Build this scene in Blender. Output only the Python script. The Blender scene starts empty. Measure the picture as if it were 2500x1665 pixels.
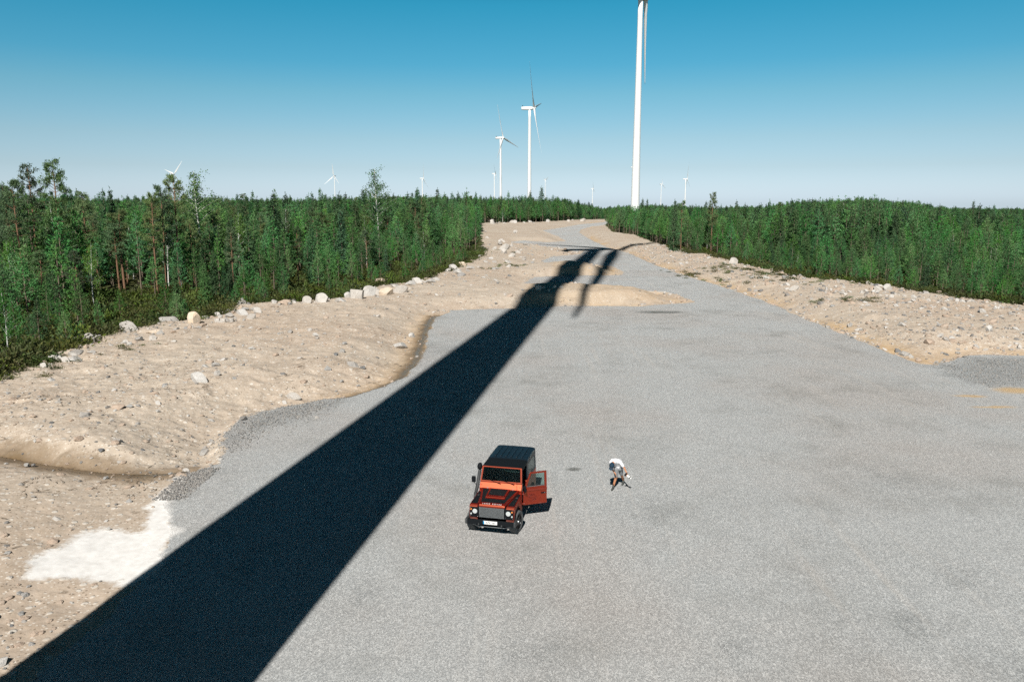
import bpy, bmesh, math, random
import numpy as np
from mathutils import Vector, Matrix, noise as mnoise
R = math.radians
random.seed(7); rng = np.random.default_rng(7)
scene = bpy.context.scene
col = scene.collection

# ------------------------------------------------------------------ camera, sky, sun, exposure
CAM_H = 11.15; CAM_F = 1900.0; CAM_T = R(10.0)
cd = bpy.data.cameras.new('camera'); cam = bpy.data.objects.new('camera', cd); col.objects.link(cam)
cd.sensor_width = 36.0; cd.lens = 36.0 * CAM_F / 2500.0; cd.clip_start = 0.1; cd.clip_end = 30000
cam.location = (0, 0, CAM_H); cam.rotation_euler = (R(80.0), 0, 0); scene.camera = cam

SUN_EL = R(42.5); SUN_AZ = R(9.6)              # shadows run 9.6 degrees right of straight ahead
world = bpy.data.worlds.new('World'); scene.world = world; world.use_nodes = True
wn = world.node_tree; wn.nodes.clear()
sky = wn.nodes.new('ShaderNodeTexSky'); sky.sky_type = 'NISHITA'; sky.sun_disc = False
sky.sun_elevation = SUN_EL; sky.sun_rotation = math.pi + SUN_AZ
sky.altitude = 50; sky.air_density = 1.25; sky.dust_density = 0.35; sky.ozone_density = 2.2
grade = wn.nodes.new('ShaderNodeMix'); grade.data_type = 'RGBA'; grade.blend_type = 'MULTIPLY'
grade.inputs[0].default_value = 1.0
_tc = wn.nodes.new('ShaderNodeTexCoord'); _sx = wn.nodes.new('ShaderNodeSeparateXYZ'); wn.links.new(_tc.outputs['Generated'], _sx.inputs[0])
_rp = wn.nodes.new('ShaderNodeValToRGB'); wn.links.new(_sx.outputs[2], _rp.inputs[0]); _rp.color_ramp.interpolation = 'LINEAR'
_st = [(0.0087, (0.3700, 0.5060, 0.8700)), (0.0436, (0.3126, 0.4049, 0.6010)), (0.0785, (0.2875, 0.3877, 0.5051)), (0.1305, (0.2027, 0.3802, 0.4500)),
       (0.1650, (0.1208, 0.3635, 0.4432)), (0.2334, (0.0571, 0.3600, 0.4200)), (0.2550, (0.0338, 0.1875, 0.2325)), (0.3173, (0.0081, 0.0727, 0.0945)), (0.4305, (0.0044, 0.0333, 0.0483)),
       (0.5807, (0.0025, 0.0149, 0.0239)), (0.7716, (0.0020, 0.0119, 0.0197)), (0.9969, (0.0012, 0.0072, 0.0137))]
_el = _rp.color_ramp.elements
_el[0].position = _st[0][0]; _el[0].color = _st[0][1] + (1,); _el[1].position = _st[-1][0]; _el[1].color = _st[-1][1] + (1,)
for _p, _c in _st[1:-1]:
    _e = _el.new(_p); _e.color = _c + (1,)
_vm = wn.nodes.new('ShaderNodeVectorMath'); _vm.operation = 'SCALE'; _vm.inputs['Scale'].default_value = 1.95
wn.links.new(_rp.outputs[0], _vm.inputs[0]); wn.links.new(_vm.outputs[0], grade.inputs[7])
bg = wn.nodes.new('ShaderNodeBackground'); bg.inputs[1].default_value = 0.075
wo = wn.nodes.new('ShaderNodeOutputWorld')
wn.links.new(sky.outputs[0], grade.inputs[6]); wn.links.new(grade.outputs[2], bg.inputs[0]); wn.links.new(bg.outputs[0], wo.inputs[0])
sd = bpy.data.lights.new('sun', 'SUN'); sd.energy = 4.6; sd.angle = R(0.5); sd.color = (1.0, 0.955, 0.89)
sun = bpy.data.objects.new('sun', sd); col.objects.link(sun)
sun.rotation_euler = (R(90) - SUN_EL, 0, -SUN_AZ)
SUND = Vector((math.sin(SUN_AZ) * math.cos(SUN_EL), math.cos(SUN_AZ) * math.cos(SUN_EL), -math.sin(SUN_EL)))
vs = scene.view_settings
vs.view_transform = 'Standard'; vs.look = 'None'; vs.exposure = 0.42; vs.gamma = 1.0
scene.render.film_transparent = False
scene.cycles.max_bounces = 6; scene.cycles.diffuse_bounces = 2; scene.cycles.glossy_bounces = 3
scene.cycles.transparent_max_bounces = 12; scene.cycles.transmission_bounces = 4
scene.cycles.use_adaptive_sampling = True; scene.cycles.adaptive_threshold = 0.02
scene.cycles.use_denoising = False; scene.cycles.sample_clamp_indirect = 2.0

# ------------------------------------------------------------------ helpers
def tag(o, label=None, cat=None, group=None, kind=None):
    if label: o['label'] = label
    if cat: o['category'] = cat
    if group: o['group'] = group
    if kind: o['kind'] = kind
    return o
def empty(name, loc=(0, 0, 0), rz=0.0):
    o = bpy.data.objects.new(name, None); col.objects.link(o); o.empty_display_size = 0.2
    o.location = loc; o.rotation_euler = (0, 0, rz); return o
def mesh_obj(name, me, parent=None, mat=None, link=True):
    o = bpy.data.objects.new(name, me)
    if mat is not None and len(me.materials) == 0: me.materials.append(mat)
    if link: col.objects.link(o)
    if parent: o.parent = parent
    return o
def pyd(name, vs_, fs, mats=(), smooth=False):
    me = bpy.data.meshes.new(name); me.from_pydata([tuple(v) for v in vs_], [], [tuple(f) for f in fs]); me.update()
    for m in mats: me.materials.append(m)
    if smooth: me.polygons.foreach_set('use_smooth', [True] * len(me.polygons))
    return me
def npmesh(name, V, F, mats=(), smooth=False):
    """V (n,3) array, F (m,k) array, all faces with k corners"""
    me = bpy.data.meshes.new(name); V = np.asarray(V, np.float32); F = np.asarray(F, np.int32)
    me.vertices.add(len(V)); me.vertices.foreach_set('co', V.ravel())
    k = F.shape[1]; me.loops.add(F.size); me.loops.foreach_set('vertex_index', F.ravel())
    me.polygons.add(len(F)); me.polygons.foreach_set('loop_start', np.arange(0, F.size, k, dtype=np.int32))
    me.polygons.foreach_set('loop_total', np.full(len(F), k, np.int32))
    me.update(calc_edges=True)
    if smooth: me.polygons.foreach_set('use_smooth', np.ones(len(F), bool))
    for m in mats: me.materials.append(m)
    return me

class G:
    """small node-graph helper"""
    def __init__(s, name):
        s.m = bpy.data.materials.new(name); s.m.use_nodes = True; s.t = s.m.node_tree; s.t.nodes.clear()
        s.out = s.n('ShaderNodeOutputMaterial')
    def n(s, typ, **kw):
        x = s.t.nodes.new(typ)
        for k, v in kw.items(): setattr(x, k, v)
        return x
    def link(s, a, b): s.t.links.new(a, b)
    def setin(s, node, key, v):
        i = node.inputs[key]
        if hasattr(v, 'is_output') or isinstance(v, bpy.types.NodeSocket): s.link(v, i)
        else: i.default_value = v
    def coord(s, which='Object'): return s.n('ShaderNodeTexCoord').outputs[which]
    def noise(s, vec, scale, detail=3, rough=0.6, out=0):
        x = s.n('ShaderNodeTexNoise'); s.link(vec, x.inputs['Vector']); x.inputs['Scale'].default_value = scale
        x.inputs['Detail'].default_value = detail; x.inputs['Roughness'].default_value = rough; return x.outputs[out]
    def voro(s, vec, scale, feature='F1', out='Distance', rnd=1.0):
        x = s.n('ShaderNodeTexVoronoi', feature=feature); s.link(vec, x.inputs['Vector']); x.inputs['Scale'].default_value = scale
        x.inputs['Randomness'].default_value = rnd; return x.outputs[out]
    def math(s, op, a, b=0.0, c=0.0, clamp=False):
        x = s.n('ShaderNodeMath', operation=op); x.use_clamp = clamp
        s.setin(x, 0, a); s.setin(x, 1, b)
        if op in ('MULTIPLY_ADD', 'WRAP', 'COMPARE', 'SMOOTH_MIN'): s.setin(x, 2, c)
        return x.outputs[0]
    def mapr(s, v, a, b, c=0.0, d=1.0):
        x = s.n('ShaderNodeMapRange'); s.setin(x, 0, v); x.inputs[1].default_value = a; x.inputs[2].default_value = b
        x.inputs[3].default_value = c; x.inputs[4].default_value = d; return x.outputs[0]
    def mix(s, f, a, b, blend='MIX'):
        x = s.n('ShaderNodeMix', data_type='RGBA', blend_type=blend); s.setin(x, 0, f)
        for k, v in ((6, a), (7, b)):
            if isinstance(v, tuple) and len(v) == 3: v = v + (1,)
            s.setin(x, k, v)
        return x.outputs[2]
    def attr(s, name): return s.n('ShaderNodeAttribute', attribute_name=name).outputs['Fac']
    def bump(s, h, strength=0.5, dist=0.02, nrm=None):
        x = s.n('ShaderNodeBump'); x.inputs['Strength'].default_value = strength; x.inputs['Distance'].default_value = dist
        s.link(h, x.inputs['Height'])
        if nrm is not None: s.link(nrm, x.inputs['Normal'])
        return x.outputs[0]
    def pbr(s, base, rough=0.8, metal=0.0, nrm=None, spec=0.3, **kw):
        b = s.n('ShaderNodeBsdfPrincipled')
        if isinstance(base, tuple) and len(base) == 3: base = base + (1,)
        s.setin(b, 'Base Color', base); s.setin(b, 'Roughness', rough); s.setin(b, 'Metallic', metal)
        b.inputs['Specular IOR Level'].default_value = spec
        for k, v in kw.items(): s.setin(b, k.replace('_', ' '), v)
        if nrm is not None: s.link(nrm, b.inputs['Normal'])
        return b.outputs[0]
    def done(s, sh): s.link(sh, s.out.inputs['Surface']); return s.m

def simple(name, c, rough=0.6, metal=0.0, spec=0.3, var=0.12, scale=6.0, bump=0.0, **kw):
    g = G(name); co = g.coord(); n = g.noise(co, scale, 4)
    lo = tuple(x * (1 - var) for x in c); hi = tuple(min(1, x * (1 + var)) for x in c)
    cc = g.mix(n, lo, hi)
    nr = g.bump(g.noise(co, scale * 12, 3), bump, 0.01) if bump else None
    return g.done(g.pbr(cc, rough, metal, nr, spec, **kw))

# ------------------------------------------------------------------ the lie of the land
_ry = np.array([-50, 0, 560, 900, 1500, 3600, 9000, 14000.])
_rz = np.array([0, 0, 0, -2.5, -8, -25, -60, -90.])
def rise(x, y):
    x = np.asarray(x, float); y = np.asarray(y, float)
    return np.interp(y, _ry, _rz)
def sstep(a, b, v):
    t = np.clip((v - a) / (b - a), 0, 1); return t * t * (3 - 2 * t)
def ray(px, py):
    dx = (px - 1250) / CAM_F; dz = -(py - 832.5) / CAM_F
    return Vector((dx, math.cos(CAM_T) + dz * math.sin(CAM_T), -math.sin(CAM_T) + dz * math.cos(CAM_T)))
KD = 2500 / 2354.0
def at(xd, yd, z=None):
    """point of the land seen at (xd, yd) of the 2354 px wide view of the photograph; z: height above the land"""
    d = ray(xd * KD, yd * KD); z = z or 0.0
    t = (CAM_H - z) / -d.z if d.z < -1e-3 else 9000.0
    lo, hi = 5.0, 1500.0
    f = lambda t: CAM_H + d.z * t - (float(rise(d.x * t, d.y * t)) + z)
    prev = lo; t = lo
    while t < hi:
        if f(t) < 0: break
        prev = t; t *= 1.02
    a, b = prev, t
    for _ in range(30):
        m = (a + b) / 2
        if f(m) > 0: a = m
        else: b = m
    return Vector((d.x * a, d.y * a, CAM_H + d.z * a))
def depth_at(px, py, D):
    """point at camera depth D on the pixel (photograph pixels)"""
    d = ray(px, py); t = D / (d.y * math.cos(CAM_T) - d.z * math.sin(CAM_T)); return Vector((0, 0, CAM_H)) + d * t
def proj(x, y, z):
    c = y * math.cos(CAM_T) - (z - CAM_H) * math.sin(CAM_T); u = y * math.sin(CAM_T) + (z - CAM_H) * math.cos(CAM_T)
    return 1250 + CAM_F * x / c, 832.5 - CAM_F * u / c, c

def poly(pts): return np.array([at(a, b)[:2] for a, b in pts])
def sdf(P, X, Y):
    """signed distance to polygon P (positive inside)"""
    X = X.ravel(); Y = Y.ravel(); d2 = np.full(X.shape, 1e18); ins = np.zeros(X.shape, bool)
    n = len(P)
    for i in range(n):
        ax, ay = P[i]; bx, by = P[(i + 1) % n]
        ex, ey = bx - ax, by - ay; wx, wy = X - ax, Y - ay
        t = np.clip((wx * ex + wy * ey) / max(ex * ex + ey * ey, 1e-9), 0, 1)
        d2 = np.minimum(d2, (wx - ex * t) ** 2 + (wy - ey * t) ** 2)
        if ay != by:
            c = (ay > Y) != (by > Y); c &= X < (bx - ax) * (Y - ay) / (by - ay) + ax; ins ^= c
    return np.where(ins, 1, -1) * np.sqrt(d2)
def ldist(P, X, Y):
    X = X.ravel(); Y = Y.ravel(); d2 = np.full(X.shape, 1e18)
    for i in range(len(P) - 1):
        ax, ay = P[i]; bx, by = P[i + 1]; ex, ey = bx - ax, by - ay; wx, wy = X - ax, Y - ay
        t = np.clip((wx * ex + wy * ey) / max(ex * ex + ey * ey, 1e-9), 0, 1)
        d2 = np.minimum(d2, (wx - ex * t) ** 2 + (wy - ey * t) ** 2)
    return np.sqrt(d2)
def vnoise(X, Y, s, seed=0, oct=3):
    """value noise on arrays"""
    out = np.zeros(X.shape); amp = 1.0; tot = 0
    for o in range(oct):
        x = X * s + seed * 17.3 + o * 31.7; y = Y * s - seed * 9.1 + o * 11.9
        xi = np.floor(x).astype(np.int64); yi = np.floor(y).astype(np.int64); fx = x - xi; fy = y - yi
        fx = fx * fx * (3 - 2 * fx); fy = fy * fy * (3 - 2 * fy)
        def h(a, b):
            v = (a * 374761393 + b * 668265263 + seed * 974634777) & 0x7fffffff
            v = ((v ^ (v >> 13)) * 1274126177) & 0x7fffffff
            return ((v ^ (v >> 16)) & 0xffff) / 65535.0
        v = (h(xi, yi) * (1 - fx) + h(xi + 1, yi) * fx) * (1 - fy) + (h(xi, yi + 1) * (1 - fx) + h(xi + 1, yi + 1) * fx) * fy
        out += (v * 2 - 1) * amp; tot += amp; amp *= 0.5; s *= 2.0
    return out / tot

# outlines on the ground (pixels of the 2354 px view, turned into world points)
c6 = lambda X, Y: ((1100 + X / 3.8) / KD, (500 + Y / 3.8) / KD)
c7 = lambda X, Y: ((1650 + X / 2.7706) / KD, (440 + Y / 2.7706) / KD)
GRAVEL = poly([(60, 1568), (200, 1450), (330, 1335), (385, 1250), (385, 1150), (430, 1092), (515, 1060), (520, 1005), (545, 968), (600, 945),
    (700, 925), (800, 913), (880, 890), (930, 865), (962, 838), (978, 800), (985, 760), (1000, 730), (1040, 713), (1190, 709)] +
    [c6(1000, 940), c6(1300, 940), c6(1750, 940), c6(2100, 915), c6(2260, 905), c6(2150, 850), c6(2000, 805), c6(1750, 795), c6(1400, 775),
     c6(1130, 752), c6(850, 742), c6(750, 750), c6(690, 722), c6(770, 672), c6(1000, 660), c6(1200, 657), c6(1600, 652), c6(1600, 620),
     c6(1500, 570), c6(1270, 547), c6(1150, 530), c6(870, 547), c6(850, 520), c6(940, 480), c6(1200, 460), c6(1260, 417), c6(1150, 437),
     c6(1080, 415), c6(1010, 397), c6(900, 386), c6(700, 372), c6(550, 347), c6(680, 331), c6(900, 348), c6(1080, 338), c6(1000, 295),
     c6(850, 238), c6(1010, 216), c6(1200, 182), c6(1430, 160), c6(1480, 158), c6(1480, 180), c6(1430, 186), c6(1300, 205), c6(1205, 230), c6(1190, 258), c6(1300, 325),
     c6(1450, 395), c6(1560, 420), c6(1650, 450), c6(1900, 560), c6(2150, 650), c6(2350, 710)] +
    [c7(300, 715), c7(600, 820), c7(800, 905), c7(1000, 990), c7(1300, 1110), c7(1500, 1190), c7(1650, 1238), c7(1750, 1243), c7(1900, 1205),
     c7(2080, 1182), c7(2355, 1187), (2600, 822), (2900, 1568)])
GRAVEL = np.vstack([GRAVEL, [[30, -40], [-40, -40]]])
_cl = [(-700, 940), (-250, 930), (0, 890), (60, 852), (150, 822), (230, 800), (300, 776), (370, 762), (440, 757), (500, 742), (560, 717), (650, 712),
    (720, 706), (800, 697), (880, 667), (950, 657), (1000, 642), (1060, 620), (1104, 600), (1110, 560), (1106, 530), (1100, 516), (1240, 513), (1330, 508), (1400, 506),
    c6(1430, 200), c6(1500, 270), c6(1700, 300), c6(1870, 370), c6(2100, 440), c6(2200, 490),
    c7(200, 520), c7(430, 592), c7(650, 640), c7(850, 692), c7(1100, 712), c7(1480, 767), c7(1800, 817), c7(2100, 862), c7(2355, 890), (2600, 745), (3100, 800)]
CLEAR = np.vstack([poly(_cl), [[75, -40], [-75, -40]]])
WHITE = poly([(45, 1348), (42, 1308), (75, 1285), (130, 1270), (200, 1228), (240, 1217), (322, 1216), (348, 1190), (356, 1155), (375, 1128), (402, 1108),
    (392, 1150), (384, 1200), (392, 1255), (374, 1290), (345, 1318), (310, 1336), (200, 1330), (100, 1345)])
WTAIL = poly([(380, 1230), (372, 1190), (383, 1155), (398, 1120), (420, 1095)])
DITCH = poly([(-120, 1040), (0, 1052), (100, 1071), (180, 1082), (250, 1089), (330, 1091), (395, 1088), (430, 1080)])
CREEK = poly([(790, 914), (870, 893), (915, 868), (945, 840), (962, 805), (975, 770), (985, 742), (1000, 722)])
DARKG = [poly([(700, 922), (800, 912), (770, 935), (640, 975), (560, 1020), (525, 1040), (524, 1000), (548, 965), (610, 943)]),
         poly([(2150, 838), (2230, 822), (2354, 822), (2500, 822), (2500, 880), (2354, 885), (2300, 892), (2240, 880), (2180, 860)]),
         poly([(385, 1120), (440, 1092), (500, 1075), (480, 1100), (420, 1130), (385, 1150)])]
SPOTS = [(2225, 911, 0.9, 0.22, 0), (2280, 935, 1.2, 0.25, 0), (2345, 898, 1.5, 0.8, 0), (1322, 1077, 0.32, 0.26, 1), (1516, 717, 2.4, 0.9, 1)]
MOUNDS = [poly([c6(640, 760), c6(760, 745), c6(1130, 765), c6(1400, 790), c6(1900, 815), c6(2100, 860), c6(1900, 905), c6(1300, 925), c6(640, 925)]),
          poly([c6(900, 560), c6(1000, 540), c6(1270, 560), c6(1480, 585), c6(1560, 630), c6(1200, 648), c6(900, 648)])]

def land(X, Y):
    """height and surface masks at world points"""
    shp = np.shape(X); X = np.asarray(X, float).ravel(); Y = np.asarray(Y, float).ravel()
    wx = X + vnoise(X, Y, 0.5, 1) * 0.35 + vnoise(X, Y, 2.3, 2) * 0.10; wy = Y + vnoise(X, Y, 0.5, 3) * 0.45 + vnoise(X, Y, 2.3, 4) * 0.12
    g = sdf(GRAVEL, wx, wy); c = sdf(CLEAR, wx, wy)
    z = rise(X, Y)
    sd_ = np.maximum(-g, 0)                     # metres off the gravel
    edge = sstep(0, 0.8, sd_)
    left = X < -0.02 * Y
    near = sstep(70, 40, Y)
    bank = -0.32 * sstep(0.0, 0.9, sd_) + (0.32 + 0.75) * sstep(0.9, 6.5, sd_)
    rough = vnoise(X, Y, 0.28, 5) * 0.22 + vnoise(X, Y, 1.1, 6, 4) * 0.09 + vnoise(X, Y, 4.0, 8, 2) * 0.035
    rough += np.maximum(vnoise(X, Y, 0.7, 21, 3), 0) * 0.18 * (Y > 40)
    hs = bank + rough * edge
    wht = sstep(-1.2, 0.3, sdf(WHITE, wx, wy)); hs = bank + rough * edge * (1 - 0.9 * wht)
    hs += np.where(X < -5, -0.07 * sstep(0.05, 0.5, vnoise(X, Y, 0.9, 27, 4)) * edge * (1 - wht), 0)
    dd = ldist(DITCH, wx, wy)
    hs = hs * (1 - np.exp(-(dd / 1.15) ** 2) * 0.85) - 0.22 * np.exp(-(dd / 0.5) ** 2)
    low = (sdf(DITCH_SIDE, X, Y) > 0)
    hs = np.where(low, hs * 0.42 + 0.12 * edge, hs)
    dc = ldist(CREEK, wx, wy)
    hs = hs * (1 - np.exp(-(dc / 0.9) ** 2) * 0.7) - 0.16 * np.exp(-(dc / 0.6) ** 2) * (g < 0.2)
    m = np.maximum(sdf(MOUNDS[0], wx, wy), sdf(MOUNDS[1], wx, wy))
    hs = np.where(np.maximum(m, 0) > 0, hs + sstep(0, 4.5, m) * (0.32 + vnoise(X, Y, 0.3, 9) * 0.12), hs)
    hg = vnoise(X, Y, 0.05, 11) * 0.05 + vnoise(X, Y, 0.4, 12) * 0.012
    h = np.where(g > 0, hg * sstep(0, 1.5, g), hs)
    fo = np.maximum(-c, 0)
    hf = -0.35 + vnoise(X, Y, 0.15, 13) * 0.35 + vnoise(X, Y, 0.9, 14) * 0.18
    k = sstep(0, 3.0, fo); h = h * (1 - k) + hf * k
    z = z + h
    A = {}
    A['gravel'] = sstep(-0.35, 0.35, g + vnoise(X, Y, 1.6, 15) * 0.25)
    A['moss'] = sstep(-0.5, 0.7, -c + vnoise(X, Y, 0.6, 16) * 1.3)
    och = (np.exp(-((sd_ - 1.5) / 1.3) ** 2)) * (X > 0.1 * Y) * (0.5 + 0.9 * vnoise(X, Y, 0.22, 17)) * sstep(0, .3, sd_)
    och = np.maximum(och, np.exp(-(dc / 1.6) ** 2) * 0.55 * (g < 0))
    och = np.maximum(och, sstep(0.2, 1.2, m) * 0.32 * (0.8 + 0.5 * vnoise(X, Y, 0.4, 18)))
    A['ochre'] = np.clip(och, 0, 1)
    wt = sdf(WHITE, wx, wy); tl = 0.38 - ldist(WTAIL, wx, wy); wt = np.maximum(wt, tl)
    A['white'] = sstep(-0.55, 0.45, wt + vnoise(X, Y, 1.3, 19, 4) * 0.45)
    dw = ldist(DITCH, X + vnoise(X, Y, 1.3, 22) * .15, Y + vnoise(X, Y, 1.3, 23) * .15); dcw = ldist(CREEK, X + vnoise(X, Y, 1, 24) * .3, Y)
    A['damp'] = np.clip(np.maximum(0.8 * np.exp(-((dw - 0.6) / 0.8) ** 2) * (X < -13.5), 0.6 * np.exp(-(dcw / 1.3) ** 2) * (g < 0)) + 0.25 * sstep(0.15, 0.6, vnoise(X, Y, 0.33, 26)) * (X < 0), 0, 1)
    A['wet'] = np.clip(np.maximum(np.exp(-(dw / 0.50) ** 2) * (X < -12.0), 0.95 * np.exp(-(dcw / 0.62) ** 2)) * (g < 0.1), 0, 1)
    dk = np.full(X.shape, -1e9)
    for P in DARKG: dk = np.maximum(dk, sdf(P, wx, wy))
    sp1 = np.zeros(X.shape); sp2 = np.zeros(X.shape)
    for (a, b, rx, ry, t) in SPOTS:
        p = at(a, b); q = np.exp(-(((wx - p.x) / rx) ** 2 + ((wy - p.y) / ry) ** 2) ** 2)
        if t: sp2 = np.maximum(sp2, q)
        else: sp1 = np.maximum(sp1, q)
    A['pit'] = sp2 * np.clip(0.85 + 0.5 * vnoise(X, Y, 3.0, 45), 0, 1)
    st_ = np.zeros(X.shape)
    for (a, b, r_) in ((810, 1370, .9), (2100, 1440, 1.0), (2330, 1540, 1.4), (1980, 1480, .8), (2200, 1320, 1.0), (1700, 1500, .9), (1010, 800, 3), (1500, 1180, 1.2), (1250, 1500, .8), (2050, 1100, 1.6)):
        p = at(a, b); st_ = np.maximum(st_, np.exp(-((wx - p.x) ** 2 + ((wy - p.y) * .8) ** 2) / r_ ** 2))
    sp2 = np.maximum(sp2, 0.45 * st_ * (0.6 + 0.8 * vnoise(X, Y, 1.5, 44)))
    A['dark'] = np.clip(np.maximum(sstep(-0.9, 1.3, dk + vnoise(X, Y, 0.8, 20) * 1.1) * 0.62, sp2), 0, 1)
    A['spot'] = sp1
    return z.reshape(shp), {k2: v.reshape(shp) for k2, v in A.items()}, g.reshape(shp), c.reshape(shp)
DITCH_SIDE = np.vstack([DITCH, [[-4, 26]], [[-4, -20]], [[-60, -20]]])
def land_z(x, y): return float(land(np.array([x]), np.array([y]))[0][0])

# ------------------------------------------------------------------ ground material
def ground_material():
    g = G('ground_surface'); co = g.coord()
    A = {k: g.attr(k) for k in ('gravel', 'moss', 'ochre', 'white', 'wet', 'dark', 'spot', 'damp', 'pit')}
    big = g.noise(co, 0.07, 4, 0.55); mid = g.noise(co, 0.45, 4, 0.6); fine = g.noise(co, 3.0, 4, 0.65)
    # crushed stone: single stones of different greys at two sizes
    mpg = g.n('ShaderNodeMapping'); mpg.inputs['Scale'].default_value = (1.0, 0.62, 1.0); g.link(co, mpg.inputs[0]); cg = mpg.outputs[0]
    v1 = g.voro(cg, 32.0, out='Color'); v2 = g.voro(cg, 64.0, out='Color'); v3 = g.voro(cg, 15.0, out='Color')
    b1 = g.n('ShaderNodeRGBToBW'); g.link(v1, b1.inputs[0]); b2 = g.n('ShaderNodeRGBToBW'); g.link(v2, b2.inputs[0]); b3 = g.n('ShaderNodeRGBToBW'); g.link(v3, b3.inputs[0])
    st = g.math('ADD', g.math('MULTIPLY', b1.outputs[0], 0.55), g.math('ADD', g.math('MULTIPLY', b2.outputs[0], 0.30), g.math('MULTIPLY', b3.outputs[0], 0.15)))
    st = g.mapr(st, 0.28, 0.74, 0.0, 1.0)
    gc = g.mix(st, (0.310, 0.322, 0.325), (0.570, 0.582, 0.578))
    gc = g.mix(g.mapr(big, 0.45, 0.62, 0.0, 0.55), gc, g.mix(st, (0.30, 0.275, 0.258), (0.54, 0.505, 0.475)))
    stain = g.math('MULTIPLY', g.mapr(mid, 0.40, 0.66, 0, 1), g.mapr(g.noise(co, 0.16, 3), 0.47, 0.62, 0, 1))
    gc = g.mix(g.math('MULTIPLY', stain, 0.36), gc, (0.19, 0.19, 0.175))
    tm = g.n('ShaderNodeMapping'); tm.inputs['Rotation'].default_value = (0, 0, 0.12); tm.inputs['Scale'].default_value = (1.6, 0.045, 1.0); g.link(co, tm.inputs[0])
    trk = g.math('MULTIPLY', g.mapr(g.noise(tm.outputs[0], 1.0, 3, 0.55), 0.55, 0.68, 0, 1), g.mapr(g.noise(co, 0.05, 2), 0.45, 0.6, 0.1, 1))
    gc = g.mix(g.math('MULTIPLY', trk, 0.20), gc, (0.62, 0.56, 0.50))
    gd = g.mix(st, (0.12, 0.13, 0.132), (0.42, 0.435, 0.435))
    gc = g.mix(A['dark'], gc, gd)
    gc = g.mix(g.math('MULTIPLY', A['pit'], 0.8), gc, g.mix(st, (0.05, 0.055, 0.05), (0.22, 0.22, 0.20)))
    gc = g.mix(g.math('MULTIPLY', A['spot'], 0.9), gc, (0.56, 0.40, 0.22))
    # sandy till
    sc = g.mix(mid, (0.390, 0.318, 0.250), (0.555, 0.468, 0.385))
    sc = g.mix(g.mapr(fine, 0.35, 0.7, 0.0, 0.55), sc, (0.35, 0.27, 0.195))
    sc = g.mix(g.mapr(big, 0.40, 0.62, 0.0, 0.6), sc, g.mix(fine, (0.45, 0.385, 0.31), (0.56, 0.50, 0.42)))
    p1 = g.n('ShaderNodeRGBToBW'); g.link(g.voro(co, 3.2, out='Color'), p1.inputs[0]); pd1 = g.voro(co, 3.2)
    peb = g.math('MULTIPLY', g.mapr(p1.outputs[0], 0.60, 0.64, 0, 1), g.mapr(pd1, 0.36, 0.26, 0, 1))
    sc = g.mix(g.math('MULTIPLY', peb, 0.8), sc, (0.64, 0.60, 0.54))
    p2 = g.n('ShaderNodeRGBToBW'); g.link(g.voro(co, 9.0, out='Color'), p2.inputs[0]); pd2 = g.voro(co, 9.0)
    sc = g.mix(g.math('MULTIPLY', g.math('MULTIPLY', g.mapr(p2.outputs[0], 0.62, 0.66, 0, 1), g.mapr(pd2, 0.4, 0.3, 0, 1)), 0.75), sc, (0.66, 0.61, 0.54))
    sc = g.mix(g.math('MULTIPLY', g.mapr(p2.outputs[0], 0.35, 0.31, 0, 1), g.mapr(pd2, 0.36, 0.26, 0, 0.7)), sc, (0.16, 0.12, 0.085))
    deb = g.math('MULTIPLY', g.mapr(g.noise(co, 1.5, 5, 0.7), 0.60, 0.68, 0, 1), g.mapr(g.noise(co, 0.3, 2), 0.48, 0.6, 0, 1))
    sc = g.mix(g.math('MULTIPLY', deb, 0.65), sc, (0.13, 0.10, 0.07))
    oc = g.mix(fine, (0.40, 0.25, 0.10), (0.62, 0.45, 0.26))
    sc = g.mix(g.math('MULTIPLY', A['ochre'], 0.85), sc, oc)
    dmp = g.mapr(g.math('ADD', A['damp'], g.math('MULTIPLY', g.math('SUBTRACT', g.noise(co, 1.7, 4, 0.7), 0.5), 1.2)), 0.30, 0.75)
    sc = g.mix(g.math('MULTIPLY', dmp, 0.75), sc, g.mix(fine, (0.15, 0.11, 0.07), (0.33, 0.245, 0.165)))
    wc = g.mix(g.mapr(fine, 0.3, 0.7), (0.66, 0.645, 0.62), (0.84, 0.83, 0.81))
    wet = g.mix(fine, (0.10, 0.065, 0.035), (0.20, 0.14, 0.075))
    fc = g.mix(g.mapr(mid, 0.35, 0.65), (0.028, 0.040, 0.016), (0.085, 0.100, 0.030))
    fc = g.mix(g.mapr(fine, 0.45, 0.7, 0.0, 0.7), fc, (0.115, 0.090, 0.045))
    fr = g.mapr(g.math('ADD', A['gravel'], g.math('MULTIPLY', g.math('SUBTRACT', g.noise(co, 5.0, 3), 0.5), 0.9)), 0.42, 0.58)
    base = g.mix(fr, sc, gc)
    fw = g.mapr(g.math('ADD', A['white'], g.math('MULTIPLY', g.math('SUBTRACT', g.noise(co, 5.0, 5, 0.75), 0.5), 1.3)), 0.30, 0.85)
    base = g.mix(fw, base, wc)
    base = g.mix(A['wet'], base, wet)
    fm = g.mapr(g.math('ADD', A['moss'], g.math('MULTIPLY', g.math('SUBTRACT', g.noise(co, 1.2, 4, 0.7), 0.5), 0.9)), 0.42, 0.58)
    base = g.mix(fm, base, fc)
    rough = g.mix(A['wet'], (0.92, 0.92, 0.92), (0.22, 0.22, 0.22))
    h = g.math('ADD', g.math('MULTIPLY', st, 0.6), g.math('MULTIPLY', g.noise(cg, 20.0, 2), 0.4))
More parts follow.
